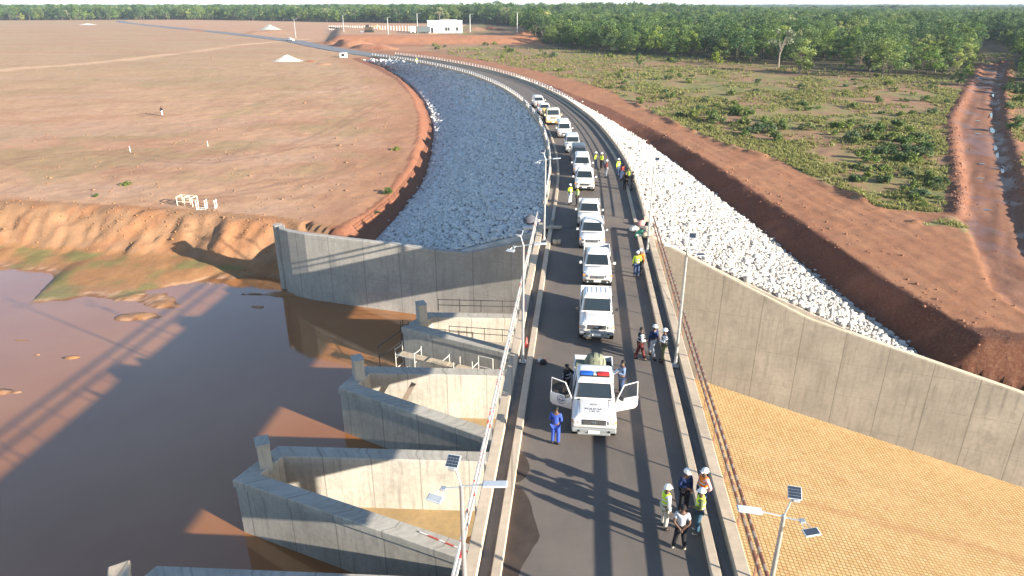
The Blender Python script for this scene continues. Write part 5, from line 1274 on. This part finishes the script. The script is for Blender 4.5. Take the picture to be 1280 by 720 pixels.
# ---------------------------------------------------------------- lamps and small things
def street_lamp(s,side,label,H=6.0,flip=1):
    o=3.64*side; p=road_pt(s,o,0.004); root=empty('street_lamp',p,label,'street lamp',heading(s),'solar street lamps on the bridge')
    gal=flat('galvanised pole',(.62,.63,.63),.35,.7); wht=flat('white lamp housing',(.55,.58,.61),.35); pan=flat('solar cells',(.05,.065,.095),.15,.2)
    m=MB(); m.bbox((0,0,.06),(.34,.34,.05),.01); m.lathe([(.12,.08),(.10,.12),(.075,.35)],(0,0,0),12); m.tube([(0,0,.08),(0,0,H*.5),(0,0,H)],[.075,.062,.048],12); m.build('pole',gal,root,True)
    # mast head leaning back with the small solar panel
    m=MB(); m.tube([(0,0,H-.02),(.17*side,.12,H+.48)],.022,8); m.build('mast_arm',gal,root)
    m=MB(); c=Vector((.20*side,.16,H+.52)); m.bbox(c,(.30,.32,.03),.008,rx=R(28),rz=R(-8)); pn=m.build('solar_panel',wht,root)
    m=MB(); n=Euler((R(28),0,R(-8))).to_matrix()
    for i in range(4):
        for j in range(4): m.box(c+n@Vector((-.102+i*.068,-.108+j*.072,.018)),(.062,.066,.006),rx=R(28),rz=R(-8))
    m.build('solar_cells',pan,pn)
    m=MB(); m.bbox(c+Vector((0,-.14,-.10)),(.16,.09,.08),.02); m.build('control_box',gal,root)
    # road arm with flat lamp head
    d=-side
    m=MB(); m.tube([(0,0,H-.03),(d*.50,.02,H+.05)],.020,8); m.build('lamp_arm',gal,root)
    m=MB(); m.bbox((d*.76,.03,H+.07),(.56,.22,.05),.02,ry=-d*R(5),rz=0); m.build('lamp_head',wht,root)
    # outer arm with tilted panel
    m=MB(); m.tube([(0,0,H-.05),(-d*.34,-.05,H-.07)],.020,8); m.bbox((-d*.40,-.05,H-.08),(.13,.13,.06),.015); m.tube([(-d*.38,-.10,H-.10),(-d*.44,-.26,H-.20)],.010,6); m.tube([(-d*.46,-.02,H-.10),(-d*.62,-.20,H-.20)],.010,6); m.build('panel_arm',gal,root)
    m=MB(); c=Vector((-d*.56,-.26,H-.20)); m.bbox(c,(.38,.20,.03),.008,rx=R(12),rz=R(18)*-d); pn=m.build('lamp_panel',wht,root)
    m=MB(); m.box(c+Vector((0,0,.019)),(.33,.155,.006),rx=R(12),rz=R(18)*-d); m.build('panel_face',pan if side>0 else flat('pale panel',(.40,.43,.45),.4),pn)
    return root
def make_lamps():
    L=[(12.1,-1,'street lamp nearest the camera on the reservoir side, by the streaked weir wall'),(12.65,1,'street lamp nearest the camera on the chute side, seen against tan blocks'),(28.7,-1,'street lamp on the reservoir side beside the ribbed roof pickup and the scaffolding'),(29,1,'street lamp beside the group of three people on the chute side'),(47,-1,'street lamp on the reservoir side where the rock slope meets the bridge'),(45.2,1,'street lamp on the chute side by the heap of coloured sacks')]
    for Y,sd,l in L: street_lamp(s_of_Y(Y),sd,l,5.3 if Y==12.65 else 6.0)
    gal=flat('galvanised pole',(.62,.63,.63),.35,.7)
    for (px,yb,yt,lab) in ((370,48,24,'tall pole beside the far road near the grey gravel mound'),(430,40,19,'tall pole left of the small blue hut'),(485.5,43,22,'tall pole between the blue hut and the green lorry'),(522.5,46,17,'tall pole in front of the green lorry'),(588,46.5,18,'tall pole right of the white house'),(646.5,41,16,'rightmost tall pole at the end of the raised platform')):
        p=PG(px,yb); D=math.hypot(p.x,p.y)*0+p.y; dep=TH-math.atan((360-yt)/F); h=CAMZ-p.y*math.tan(dep)-p.z
        r=empty('lamp_pole',p,lab,'pole',0,'tall poles around the far works'); m=MB(); m.tube([(0,0,-.2),(0,0,h)],[.17,.11],8); m.build('pole',gal,r); m=MB(); m.tube([(0,0,h),(.9,0,h+.2)],.08,6); m.bbox((1.3,0,h+.2),(.9,.35,.12),.02); m.build('lamp_head',gal,r)
def frame_thing(name,label,cat,loc,bars,mat,part='tube',rz=0,group=None,r=.025,boards=()):
    e=empty(name,loc,label,cat,rz,group)
    for b in bars:
        m=MB(); m.tube(b,r,6); m.build(part,mat,e)
    for (c,d,z) in boards:
        m=MB(); m.bbox(c,d,.01,rz=z); m.build('plank',flat('plank wood',(.52,.42,.30),.8,var=.3),e)
    return e
def make_small():
    scf=flat('pale scaffold tube',(.66,.64,.58),.5,.1); drk=flat('dark tube',(.05,.045,.04),.5,.3); rust=flat('rusty tube',(.25,.12,.07),.7)
    # scaffolding along the outside of the far weir wall
    A=Vector((-7.9,43.75,0)); B=Vector((-1.1,40.55,0)); d=(B-A).normalized(); n=Vector((d.y,-d.x,0)); Lw=(B-A).length; o=Vector((A.x,A.y,-9.0))
    rz=math.atan2(d.y,d.x)
    bars=[]
    for u,h in ((0.0,2.7),(1.6,2.6),(3.9,2.5),(4.75,2.5),(6.2,2.9),(7.3,2.9)):
        bars.append([(u,0,0),(u,0,h)]); 
    for u in (0.0,1.6,4.75,6.2): bars.append([(u,-.9,0),(u,-.9,h*.0+ (2.5 if u<6 else 2.9))])
    for u in (0,1.6,3.9,6.2):
        for z in (.9,1.7,2.4): bars.append([(u,0,z),(u,-.9,z)])
    bars+=[[(0,-.9,2.0),(1.6,-.9,2.0)],[(6.2,0,1.3),(7.3,0,1.3)],[(6.2,0,2.1),(7.3,0,2.1)],[(6.2,0,2.9),(7.3,0,2.9)],[(3.9,-.0,.5),(4.75,0,1.1)],[(1.6,-.9,.4),(2.3,-.9,1.0)],[(0,-.9,.5),(1.6,0,1.6)]]
    frame_thing('scaffold','pale tube scaffold with long planks along the far weir wall','scaffold',o,bars,scf,'tube',rz,None,.028,[((2.0,-.42,1.92),(4.1,.62,.05),0),((5.6,-.36,1.90),(3.7,.62,.05),R(1.5))])
    for lab,px,h,dx in (('dark ladder frame at the pillar of the far weir wall',0,3.6,0),):
        bars=[[(0,0,0),(0,0,h)],[(.55,.1,0),(.55,.1,h)],[(.0,.9,0),(.0,.9,h-.3)],[(-1.6,-.6,0),(-1.6,-.6,1.9)]]+[[(0,0,z),(.55,.1,z)] for z in np.arange(.4,h,.42)]+[[(-1.6,-.6,1.9),(0,0,2.9)],[(-1.6,-.6,1.0),(0,0,2.0)],[(0,0,1.9),(0,.9,1.9)]]
        frame_thing('scaffold',lab,'scaffold',(-8.15,45.0,-9),bars,drk,'tube',0,None,.03)
    for (p0,p1,zz,lab,mt) in (((-5.6,47.35),(.9,46.95),-5.6,'thin dark handrail along the far crest of the far weir wall',drk),((-4.6,45.0),(.6,44.2),-6.7,'handrail of rusty tubes across the inside of the far weir',drk)):
        a=Vector((*p0,0)); b=Vector((*p1,0)); dd=b-a; L=dd.length; bars=[[(0,0,.95),(L,0,.95)],[(0,0,.5),(L,0,.5)]]
        nn=5
        for i in range(nn): bars.append([(L*i/(nn-1),0,0),(L*i/(nn-1),0,1.0)])
        frame_thing('handrail',lab,'railing',(p0[0],p0[1],zz),bars,mt,'tube',math.atan2(dd.y,dd.x),None,.025)
    e=empty('walkway_platform',(-4.6,44.6,-6.78),'narrow plank platform with rails inside the far weir','platform'); m=MB(); m.bbox((2.6,-.35,-.05),(5.3,.8,.06),.01,rz=R(-8.7)); m.build('deck_board',flat('plank wood',(.52,.42,.30),.8),e)
    # leaning plank added for a shadow mark in the second weir
    e=empty('plank',P(509,490,-6.4),'dark plank shape standing in for a shadow inside the second weir','plank'); m=MB(); m.bbox((0,0,-.2),(.30,.06,1.9),.01,ry=R(28)); m.build('board',flat('plank shadow tone',(.22,.17,.13),.8),e)
    # striped tape strip and wire on the near crest
    e=empty('striped_pole',P(565,665,-5.62),'red and white striped rod lying on the near weir crest','rod',0); m=MB(); a=P(525,665,-5.66)-P(565,665,-5.62); b=P(585,690,-5.66)-P(565,665,-5.62); m.tube([a,b],.035,6); m.build('rod',tape_mat('rod stripes',(.55,.08,.06),(.75,.72,.68),.5,.5),e)
    # people's belongings and clutter
    def clutter(name,label,cat,px,py,parts,z=0.0,rz=0):
        e=empty(name,P(px,py,z),label,cat,rz)
        for (nm,kind,c,d,mat) in parts:
            m=MB()
            if kind=='b': m.bbox(c,d,min(d)*.3)
            elif kind=='sack':
                m.lathe([(d[0]*.4,0),(d[0]*.55,d[2]*.2),(d[0]*.5,d[2]*.6),(d[0]*.22,d[2]*.9),(d[0]*.12,d[2])],c,12,1,d[1]/d[0])
            elif kind=='cone': m.lathe([(d[0]*.5,0),(d[0]*.5,.03),(d[0]*.36,.035),(d[0]*.10,d[2])],c,12)
            m.build(nm,mat,e,True)
        return e
    red=flat('red plastic',(.60,.05,.05),.5); wh=flat('white sack cloth',(.72,.70,.66),.8); bk=flat('black cloth',(.02,.02,.02),.8); gr=flat('green sack cloth',(.10,.42,.22),.7); cn=flat('red cone plastic',(.62,.12,.10),.5)
    clutter('bag','small black bag with white top lying on the asphalt by the left kerb','bag',679,455,[('bag_body','sack',(0,0,0),(.34,.3,.26),bk),('towel','sack',(-.14,.12,.04),(.22,.2,.22),wh),('bottle','b',(.12,.05,.18),(.07,.20,.07),red)])
    clutter('marker_post','pinkish striped marker post in the left walkway','post',655,392,[('base','b',(0,0,.03),(.26,.26,.05),bk),('post','b',(0,0,.45),(.12,.12,.8),tape_mat('post stripes',(.62,.10,.10),(.72,.62,.60),.35,.45))])
    clutter('traffic_cone','small red cone in the left walkway near the reservoir side lamp','cone',658,433,[('base','b',(0,0,.02),(.30,.30,.035),cn),('cone','cone',(0,0,.035),(.26,.26,.48),cn)])
    clutter('concrete_block','pale concrete block on the road by the left kerb end','block',696,305,[('block','b',(0,0,.17),(.60,.38,.34),M_kerb()),('lifting_loop','b',(0,0,.36),(.2,.03,.05),bk)])
    clutter('sack','green sack with white stripes at the right kerb end','sack',800,297,[('sack_body','sack',(0,0,0),(.75,.6,.62),gr),('stripe','b',(-.1,-.28,.3),(.5,.05,.10),wh)])
    clutter('sack','white sack left of the green one at the right kerb end','sack',792,289,[('sack_body','sack',(0,0,0),(.62,.5,.5),wh),('tie','b',(0,0,.48),(.12,.12,.08),bk)])
    clutter('sack','faded pink sack behind the green one at the right kerb end','sack',802,282,[('sack_body','sack',(0,0,0),(.7,.5,.46),flat('pink sack cloth',(.62,.30,.27),.8)),('tie','b',(0,0,.44),(.12,.12,.08),bk)])
    clutter('sack','black sack by the foot of the lamp at the right kerb end','sack',810,282,[('sack_body','sack',(0,0,0),(.45,.4,.32),bk),('tie','b',(0,0,.3),(.08,.08,.08),bk)],.05)
    clutter('box','beige carton behind the sacks at the right kerb end','box',808,298,[('carton','b',(0,0,.28),(.55,.45,.55),flat('beige carton',(.55,.44,.33),.8)),('flap','b',(0,-.15,.57),(.5,.25,.02),flat('beige carton',(.55,.44,.33),.8))],.05)
    # slabs beside the left end of the bridge
    clutter('concrete_slab','white broken slab on the rocks left of the bridge end','slab',661,286,[('slab','b',(0,0,.1),(.9,.45,.22),wh),('rebar','b',(.5,0,.12),(.4,.03,.03),bk)],.0,.2)
    clutter('boulder','dark boulder beside the white slab left of the bridge end','rock',663,279,[('rock','sack',(0,0,0),(1.1,.8,.7),flat('dark rock',(.10,.10,.12),.9)),('chip','b',(.5,.2,.1),(.3,.3,.25),flat('dark rock',(.10,.10,.12),.9))],-.1)
    clutter('concrete_slab','long pale slab lying across the left walkway at the bridge end','slab',690,287,[('slab','b',(0,0,.18),(1.5,.35,.18),M_kerb()),('support','b',(-.4,0,.05),(.2,.3,.12),bk)],.05,.05)
    # white steel trestle frames on the plain
    p=PG(222,257); wv=flat('cream steel',(.72,.64,.48),.5)
    bars=[]
    for y_ in (0,.9):
        for x_ in (0,1.0,2.0): bars.append([(x_,y_,0),(x_,y_,1.0)])
        bars+= [[(0,y_,1.0),(2.0,y_,1.0)],[(0,y_,.5),(2.0,y_,.5)]]
    for x_ in (0,1.0,2.0): bars.append([(x_,0,1.0),(x_,.9,1.0)])
    frame_thing('steel_cage','cream welded steel cage standing on the bare plain','cage',p,bars,wv,'bar',R(-14),None,.05)
    p=PG(246,262); bars=[[(0,0,0),(2.0,0,0)],[(0,.6,0),(2.0,.6,0)]]+[[(x_,y_,0),(x_,y_,1.0)] for x_ in (0,.95,2.0) for y_ in (0,.6)]+[[(x_,0,.05),(x_,.6,.05)] for x_ in (0,.95,2.0)]
    frame_thing('steel_rack','white upturned rack with upright posts right of the cream cage','rack',p,bars,flat('white painted steel',(.78,.77,.74),.5),'bar',R(4),None,.055)
    for px,py,l in ((260,183,'white marker stake right of the walking person'),(163,190,'short pale marker stake on the left of the plain')):
        p=PG(px,py); e=empty('marker_stake',p,l,'stake'); m=MB(); m.bbox((0,0,.4),(.08,.08,.9),.02); m.build('stake',flat('white painted steel',(.78,.77,.74),.5),e); m=MB(); m.bbox((0,0,.88),(.10,.10,.08),.02); m.build('cap',red,e)
    # piles of gravel
    for (px,py,a,h,c,l) in ((360,76,3.0,1.6,(.62,.55,.48),'white gravel pile on the far plain'),(338,37,5,2.8,(.40,.42,.36),'grey green gravel mound beside the far road'),(110,31,5,1.0,(.70,.62,.54),'flat pale gravel pile at the far left forest edge')):
        p=PG(px,py); m=MB(); n=28; prof=[(a*1.6,-.2),(a*1.15,h*.10),(a*.7,h*.45),(a*.3,h*.85),(a*.1,h),(.02,h*1.02)]; m.lathe(prof,(0,0,0),n,1.15,.8)
        m.v=[(x*(1+.25*float(vnoise(x*3+7,y*3,2.0))),y*(1+.25*float(vnoise(x,y*3,2.0,4))),z*(1+.3*float(vnoise(x*2,y*2,1.5,5)))) for x,y,z in m.v]
        o=m.build('gravel_pile',flat('gravel %d'%px,c,.95,var=.3,scale=2),None,True); o.location=p; tag(o,l,'gravel pile')
    # white house on the platform
    p=PG(556.5,41.3); W=17.2; D=8; hh=5.9; e=empty('house',p,'low white flat roofed house with three dark openings at the far works','house',R(7))
    wm=flat('white render',(.80,.79,.76),.7); m=MB(); m.box((0,D/2,hh/2-.3),(W,D,hh)); m.build('wall',wm,e)
    m=MB(); m.bbox((0,D/2,hh-.2),(W+.5,D+.5,.35),.05); m.bbox((2,D/2,hh+.1),(W*.5,D*.6,.25),.05); m.build('roof',flat('grey roof',(.62,.62,.62),.6),e)
    for (cx,w,z0,z1) in ((-6.4,1.2,0,2.4),(.6,1.2,.9,2.6),(1.9,1.0,.9,2.6),(6.0,1.3,.9,2.6)):
        m=MB(); m.bbox((cx,-.03,(z0+z1)/2+.1),(w,.12,z1-z0),.02); w_=m.build('window' if z0>0 else 'door',flat('dark pane',(.04,.045,.05),.2),e)
        m=MB(); m.bbox((cx,-.08,z1+.2),(w+.3,.18,.12),.02); m.build('lintel',wm,w_)
    # green and white lorry beside the house
    p=PG(522,42); e=empty('lorry',p,'parked lorry with green cab and white box left of the white house','lorry',R(6))
    m=MB(); m.bbox((3.0,1.2,1.9),(6.5,2.4,2.6),.08); m.build('box_body',flat('dark tarpaulin',(.10,.12,.13),.7),e); m=MB(); m.bbox((-2.2,1.2,1.9),(2.6,2.4,3.0),.2); m.build('cab',flat('green white cab',(.55,.70,.62),.4),e)
    m=MB(); m.bbox((-3.4,1.2,2.4),(.3,2.0,.8),.05); m.build('windscreen',GLASS(),e)
    for x_ in (-2.2,3.2,5.0):
        for y_ in (0.1,2.3): m=MB(); m.lathe([(.5,-.15),(.5,.15)],(x_,y_,.5),12,1,1,'y'); m.build('wheel',RUB(),e)
    p=PG(455,47); e=empty('site_hut',p,'small blue box hut beside the red soil heap','hut'); m=MB(); m.bbox((0,1.2,1.4),(3.2,2.4,2.8),.06); m.build('wall',flat('dull blue sheet',(.14,.24,.38),.6),e); m=MB(); m.bbox((0,1.2,2.9),(3.5,2.7,.15),.04); m.build('roof',flat('pale roof sheet',(.55,.60,.65),.5),e); m=MB(); m.bbox((.4,-.04,1.1),(.9,.1,2.0),.02); m.build('door',flat('dark blue door',(.05,.09,.16),.6),e)
    p=PG(461,40.5); e=empty('excavator',p,'dark digger parked behind the blue hut','digger'); m=MB(); m.bbox((0,1,1.9),(4.2,2.2,1.6),.2); m.build('body',flat('dark machine',(.08,.06,.04),.6),e); m=MB(); m.bbox((-.6,1,3.0),(1.5,1.6,1.3),.15); m.build('cab',BLACK(),e); m=MB(); m.tube([(1.8,1,2.2),(4.4,1,3.6),(6.4,1,1.2)],.28,6); m.build('boom',flat('tan boom',(.5,.33,.16),.6),e)
    for y_ in (0,2): m=MB(); m.bbox((0,y_,.5),(4.6,.6,1.0),.3); m.build('track',BLACK(),e)
    # row of white posts
    a=PG(412,37.5); b=PG(515,39.5); e=empty('post_fence',a,'long row of white fence posts in front of the far forest','fence'); n=34
    for i in range(n):
        q=a.lerp(b,i/(n-1))-a; m=MB(); m.bbox((q.x,q.y,q.z+1.3),(.55,.35,2.9),.03); m.build('post',flat('pale post',(.66,.58,.50),.8),e)
    m=MB(); q=b-a; m.bbox((q.x/2,q.y/2,q.z/2+.25),((q.x**2+q.y**2)**.5,.3,.9),.05,rz=math.atan2(q.y,q.x)); m.build('base_beam',flat('dark base',(.16,.13,.11),.8),e)
    # bare concrete blocks beside the road at the dam end
    p=PG(429,72); e=empty('concrete_block',p,'white concrete box at the far end of the rock slope','block'); m=MB(); m.bbox((0,.6,.7),(2.2,1.4,1.5),.05); m.build('block',wm,e); m=MB(); m.bbox((0,-.12,.8),(1.0,.05,.8),.01); m.build('opening',BLACK(),e)
    p=PG(363,51.5); e=empty('parked_car',p,'pale car parked on the far road','car',R(60)); m=MB(); m.rects([(.35,-2.2,2.2,.8,.3),(.8,-2.25,2.25,.88,.3),(1.0,-2.1,2.2,.8,.3)]); m.rects([(1.0,-1.0,1.9,.78,.2),(1.5,-.5,1.5,.6,.2)]); m.build('body',WHITE(),e,True)
    m=MB(); m.bbox((0,.4,1.25),(1.45,2.6,.3),.1); m.build('window',GLASS(),e)
    for x_ in (-.75,.75):
        for y_ in (-1.4,1.4): m=MB(); m.lathe([(.33,-.1),(.33,.1)],(x_,y_,.33),12,1,1,'x'); m.build('wheel',RUB(),e)
    # puddles on the muddy track
    wm_=NT('puddle water'); wm_.done((.10,.055,.035),.04,None,.6)
    for k,(px,py,a,b) in enumerate(((1240.5,163,.8,5.5),(1239,143,.5,9),(1241,118,.5,9),(1246,192,.5,6),(1253,212,.5,5),(1244,185,.6,4),(1222,167,1.3,.7),(1228,205,1.0,.6),(1225,223,1.1,.5),(1232,262,1.1,.6),(1222,151,.9,.8))):
        q=PG(px,py); a*=.42; b*=.6; z=q.z+.03; m=MB(); n=26; vs=[]
        for i in range(n):
            an=i*6.283/n; rr=1+.45*float(vnoise(math.cos(an)*2+k*3,math.sin(an)*2,1.0,k)); X=math.cos(an)*a*rr; Y_=math.sin(an)*b*rr; t_=R(-32); vs.append((q.x+X*math.cos(t_)-Y_*math.sin(t_),q.y+X*math.sin(t_)+Y_*math.cos(t_),z))
        m.add(vs,[tuple(range(n))]); o=m.build('puddle',wm_.m); tag(o,kind='structure')
    # clods and stones
    rng=np.random.default_rng(77); bm=bmesh.new(); bmesh.ops.create_icosphere(bm,subdivisions=1,radius=1); bv=np.array([v.co[:] for v in bm.verts]); bf=np.array([[v.index for v in f.verts] for f in bm.faces]); bm.free()
    def scatter(name,X,Y,S,mat):
        Z=ground_z(X,Y); n=len(X); V=bv[None]*(1+rng.uniform(-.25,.25,(n,len(bv),1)))*S[:,None,None]; V[...,2]*=.7; V=V+np.stack([X,Y,Z+S*.15],1)[:,None,:]
        me=np_mesh(name,V.reshape(-1,3),(bf[None]+np.arange(n)[:,None,None]*len(bv)).reshape(-1,3),3); o=link_mesh(name,me,None,mat); tag(o,kind='stuff')
    n=800; Y=rng.uniform(38,130,n); X=fx(BR,Y)+rng.normal(0,1,n)*1.2+rng.exponential(4,n)*(rng.random(n)<.6); scatter('soil_clods',X,Y,rng.lognormal(-2.8,.45,n),flat('clod soil',(.27,.12,.07),.95,var=.3))
    n=1100; i=rng.integers(0,len(TL_)-1,n); u=rng.random(n); s2=rng.random(n)<.5
    TLa=np.array([p[:2] for p in TL_]); TRa=np.array([p[:2] for p in TR_]); Xa=np.where(s2[:,None],TLa[i]+(TLa[i+1]-TLa[i])*u[:,None],TRa[np.minimum(i,len(TRa)-2)]+(TRa[np.minimum(i,len(TRa)-2)+1]-TRa[np.minimum(i,len(TRa)-2)])*u[:,None])+rng.normal(0,.7,(n,2)); scatter('soil_clods',Xa[:,0],Xa[:,1],rng.lognormal(-2.5,.45,n),flat('clod soil',(.27,.12,.07),.95,var=.3))
    n=1700; py_=rng.uniform(70,258,n); px_=rng.uniform(-20,505,n); q=np.array([P(a_,b_,-3.5)[:2] for a_,b_ in zip(px_,py_)]); q=q[q[:,0]<fx(BL,np.clip(q[:,1],58,229))-4]; scatter('ground_litter',q[:,0],q[:,1],rng.lognormal(-2.95,.45,len(q))*(1+q[:,1]/300),flat('clod plain',(.27,.15,.085),.95,var=.4))
    n=500; Xa=rng.uniform(-60,-22,n); ey=np.interp(Xa,[p[0] for p in EDGE],[p[1] for p in EDGE]); Ya=ey+rng.normal(-1,1.6,n); scatter('soil_clods',Xa,Ya,rng.lognormal(-2.9,.4,n),flat('orange clods',(.36,.17,.065),.95,var=.3))
# ---------------------------------------------------------------- camera, light
def make_camera():
    cd=bpy.data.cameras.new('camera'); cam=bpy.data.objects.new('camera',cd); COL.objects.link(cam)
    cd.sensor_width=36; cd.lens=36*F/1280; cd.clip_start=.1; cd.clip_end=20000
    cam.location=(0,0,CAMZ); cam.rotation_euler=(math.pi/2-TH,0,0); scene.camera=cam
def make_light():
    w=bpy.data.worlds.new('World'); scene.world=w; w.use_nodes=True; nt=w.node_tree; bg=nt.nodes['Background']
    sky=nt.nodes.new('ShaderNodeTexSky'); sky.sky_type='NISHITA'; sky.sun_disc=False; sky.sun_elevation=SUN_EL
    az=math.atan2(SUN_H[0],SUN_H[1]); sky.sun_rotation=az; sky.altitude=1100; sky.air_density=1.0; sky.dust_density=.4; sky.ozone_density=1.5
    nt.links.new(sky.outputs[0],bg.inputs[0]); bg.inputs[1].default_value=.085
    sd=bpy.data.lights.new('sun','SUN'); so=bpy.data.objects.new('sun',sd); COL.objects.link(so); sd.energy=5.0; sd.angle=R(.53); sd.color=(1.0,.915,.78)
    d=Vector((SUN_H[0]*math.cos(SUN_EL),SUN_H[1]*math.cos(SUN_EL),math.sin(SUN_EL))); so.rotation_euler=d.to_track_quat('Z','Y').to_euler(); so.location=(60,-40,60)
    vs=scene.view_settings; vs.view_transform='Standard'; vs.look='None'; vs.gamma=1; vs.exposure=EXPO; vs.use_curve_mapping=False
    scene.render.engine='CYCLES'; c=scene.cycles; c.max_bounces=6; c.diffuse_bounces=3; c.glossy_bounces=3; c.transparent_max_bounces=8; c.volume_bounces=0
    try: c.use_denoising=True
    except Exception: pass
EXPO=1.68
def make_haze():
    m=MB(); m.box((0,4000,30),(15000,9600,170)); me_=m
    mat=bpy.data.materials.new('haze'); mat.use_nodes=True; nt=mat.node_tree; nt.nodes.clear(); out=nt.nodes.new('ShaderNodeOutputMaterial'); v=nt.nodes.new('ShaderNodeVolumePrincipled')
    v.inputs['Color'].default_value=(.62,.76,.95,1); v.inputs['Density'].default_value=.00013; v.inputs['Anisotropy'].default_value=0.0
    nt.links.new(v.outputs[0],out.inputs['Volume']); o=m.build('haze',mat); tag(o,kind='stuff')
HAZE=True
HEADLIGHTS=None
make_camera(); make_light()
make_ground(); make_water(); make_embankment(); make_walls(); make_weir(); make_chute(); make_road(); make_bridge(); make_railings()
make_lamps(); make_small(); make_vehicles(); make_people(); make_trees(); make_bushes(); make_grass()
if HAZE: make_haze()
